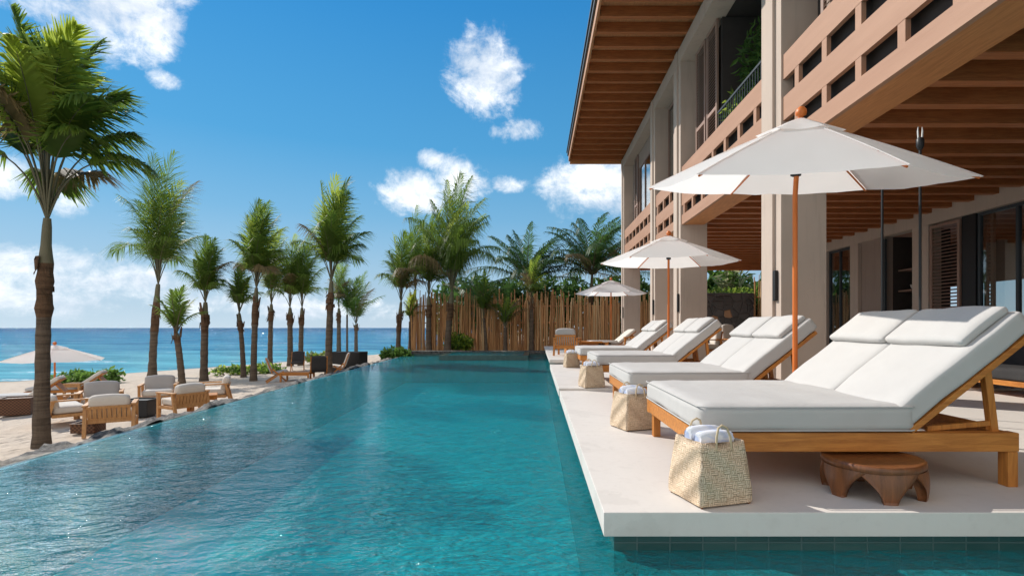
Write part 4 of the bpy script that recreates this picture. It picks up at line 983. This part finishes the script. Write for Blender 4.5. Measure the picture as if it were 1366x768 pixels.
def crate(name, label, cat, px, py, w_, dp, h, mat, rz=0, group=None):
    p = sand_pt(px, py); root = empty(name, p, rz, label, cat, group)
    b = MB(); b.rbox(-w_/2, w_/2, -dp/2, dp/2, .02, h, .012); b.build('body', mat, root)
    r_ = MB()
    for a in ((-w_/2-.01, w_/2+.01, -dp/2-.01, -dp/2+.03), (-w_/2-.01, w_/2+.01, dp/2-.03, dp/2+.01)): r_.rbox(*a, h+.001, h+.03, .004)
    for a in ((-w_/2-.01, -w_/2+.03, -dp/2+.031, dp/2-.031), (w_/2-.03, w_/2+.01, -dp/2+.031, dp/2-.031)): r_.rbox(*a, h+.001, h+.03, .004)
    r_.build('rim', mat, root); return root
crate('fire_box', 'black square fire box between the slatted armchairs', 'fire box', 189, 555, .56, .54, .38, 'black_metal', .1)
crate('wooden_box', 'small dark brown box under the slatted armchair', 'box', 118, 577, .42, .35, .18, 'brown_wicker', .15)
crate('planter_box', 'large black woven planter box below the star shaped palm', 'planter', 463, 497, 1.55, .9, .92, 'dark_wicker', -.1)
# scissor legged chairs by the low table
def make_folding(back='charcoal_fabric'):
    root = empty('folding_chair')
    for x in (-.30, .30):
        l = MB(); l.bar((x, .30, 0), (x, -.22, .52), .035, .05, up=(0, 1, 0)); l.build('leg', 'teak', root)
        l = MB(); l.bar((x*.93, -.42, 0), (x*.93, .18, .42), .035, .05, up=(0, 1, 0)); l.build('leg', 'teak', root)
    s_ = MB(); s_.cushion(T((0, .05, .38)) @ RX(R(8)), .56, .56, .10, .04, .2, n=6); s_.build('seat', back, root)
    b = MB(); b.cushion(T((0, -.32, .66)) @ RX(R(18)), .56, .11, .55, .04, .15, n=6); b.build('backrest', back, root)
    f = MB()
    for x in (-.29, .29): f.bar((x, -.22, .34), (x, -.43, .93), .035, .04, up=(0, 1, 0))
    f.bar((-.29, -.42, .90), (.29, -.42, .90), .03, .03); f.build('back_frame', 'teak', root); return root
FG = 'dark chairs round the low teak table'
fA = make_folding('grey_fabric'); put(fA, 371, 509, R(-60), 'grey chair with crossed legs left of the low teak table', 'chair', FG)
fB = make_folding(); put(fB, 397, 494, R(200), 'dark chair facing the pool behind the low teak table', 'chair', FG)
fC = copy_tree(fB); put(fC, 425, 506, R(25), 'dark chair with its back to the pool beside the brush crowned palm', 'chair', FG)
fD = make_folding('cream_fabric'); put(fD, 452, 500, R(105), 'pale cushioned chair seen side on before the black planter box', 'chair', FG)
# sun beds under the beach parasol
def make_sunbed(end='brown_wicker'):
    root = empty('sun_bed'); f = MB()
    for y in (-.33, .33): f.rbox(-1.0, 1.0, y-.03, y+.03, .22, .30, .005)
    f.rbox(-.999, -.94, -.30, .30, .225, .295, .004); f.rbox(.94, .999, -.30, .30, .225, .295, .004); f.build('frame', 'teak', root)
    for x in (-.9, .9):
        for y in (-.33, .33): l = MB(); l.rbox(x-.035, x+.035, y-.025, y+.025, 0, .219, .004); l.build('leg', 'teak', root)
    m_ = MB(); m_.cushion(T((-.34, 0, .36)), 1.3, .68, .11, .04, .15, n=8); m_.build('seat_mattress', 'white_fabric', root)
    M = T((.30, 0, .30)) @ RY(R(-38)); b = MB(); b.obox(M @ T((.40, 0, 0)), .82, .62, .03, 0, .004); b.obox(M @ T((.62, 0, -.16)), .04, .5, .32, 0, .004); b.build('backrest', 'teak', root)
    c = MB(); c.cushion(M @ T((.41, 0, .07)), .82, .68, .11, .04, .15, n=8); c.build('back_cushion', 'cream_fabric', root)
    return root
SB = 'sun beds under the beach parasol'
sA = make_sunbed(); put(sA, 92, 531, R(28), 'sun bed with raised teak back right of the big palm trunk', 'sun bed', SB)
sB2 = copy_tree(sA); put(sB2, 26, 545, R(30), 'sun bed with white mattress left of the big palm trunk', 'sun bed', SB)
crate('wicker_box', 'brown wicker box beside the sun bed left of the big palm', 'box', 24, 553, .62, .55, .42, 'brown_wicker', .5)
table('slatted_stand', .5, .45, .5, 'teak_pale', 'pale wooden stand beside the right sun bed', 'stand', 101, 531, R(10))

# far end of the deck
z3 = D3
TG = 'terrace seats at the far end of the deck'
tA = make_chair(.82, .85, .80, seat='grey_fabric', back='grey_fabric', frame='teak'); put(tA, 757, 475, R(-14), 'slatted teak armchair with grey cushion at the far end of the deck', 'armchair', TG, z3, 17.8)
tB = make_chair(.85, .85, .82, seat='grey_fabric', back='grey_fabric', frame='teak'); put(tB, 852, 470, R(100), 'grey cushioned teak armchair before the narrow far columns', 'armchair', TG, z3, 19.0)
sC = copy_tree(sA); sC.location = (2.75, 19.8, z3); sC.rotation_euler = (0, 0, R(10)); tag(sC, 'sun bed with raised back on the deck under the far parasol', 'sun bed', TG)
root = empty('teak_bench', (1.75, 18.6, z3), R(5), 'low solid teak bench right of the slatted armchair', 'bench')
m_ = MB(); m_.rbox(-.75, .75, -.3, .3, .40, .46, .006); m_.build('seat', 'teak', root)
for x in (-.68, .68): m_ = MB(); m_.rbox(x-.06, x+.06, -.29, .29, 0, .399, .006); m_.build('leg', 'teak', root)
m_ = MB(); m_.rbox(-.62, .62, -.02, .02, .12, .399, .004); m_.build('panel', 'teak', root)
root = empty('round_table', (2.35, 18.9, z3), 0, 'round pale topped low table beside the teak bench', 'table')
m_ = MB(); m_.lathe([(.55, .42), (.56, .435), (.56, .46), (.55, .47)], 28); m_.build('tabletop', 'ceramic', root)
m_ = MB(); m_.lathe([(.42, 0), (.40, .2), (.30, .418)], 20); m_.build('base', 'brown_wicker', root)
# dining chairs in the terrace
dA = make_chair(.62, .6, .92, seat='cream_fabric', back='cream_fabric', frame='teak_upright', lean=8)
dA.location = (6.0, 16.2, z3); dA.rotation_euler = (0, 0, R(200)); tag(dA, 'orange teak chair before the dark stone wall', 'chair', 'teak chairs deep in the terrace')
dB = copy_tree(dA); dB.location = (5.2, 15.7, z3); dB.rotation_euler = (0, 0, R(95)); tag(dB, 'teak chair seen side on left of the other terrace chair', 'chair', 'teak chairs deep in the terrace')
# shaded lounge sofa behind the nearest lounger
root = empty('terrace_sofa', (7.9, 9.0, 0), R(90), 'dark lounge sofa with teak base in the shade behind the nearest lounger', 'sofa')
m_ = MB(); m_.rbox(-1.4, 1.4, -.45, .45, .18, .26, .006); m_.build('frame', 'teak', root)
for x in (-1.3, 1.3):
    for y in (-.38, .38): m_ = MB(); m_.rbox(x-.04, x+.04, y-.04, y+.04, 0, .179, .004); m_.build('leg', 'teak', root)
m_ = MB(); m_.cushion(T((0, .05, .36)), 2.7, .8, .2, .06, .2, n=10); m_.build('seat_cushion', 'charcoal_fabric', root)
m_ = MB(); m_.cushion(T((0, -.34, .62)) @ RX(R(10)), 2.7, .2, .45, .07, .2, n=10); m_.build('back_cushion', 'charcoal_fabric', root)
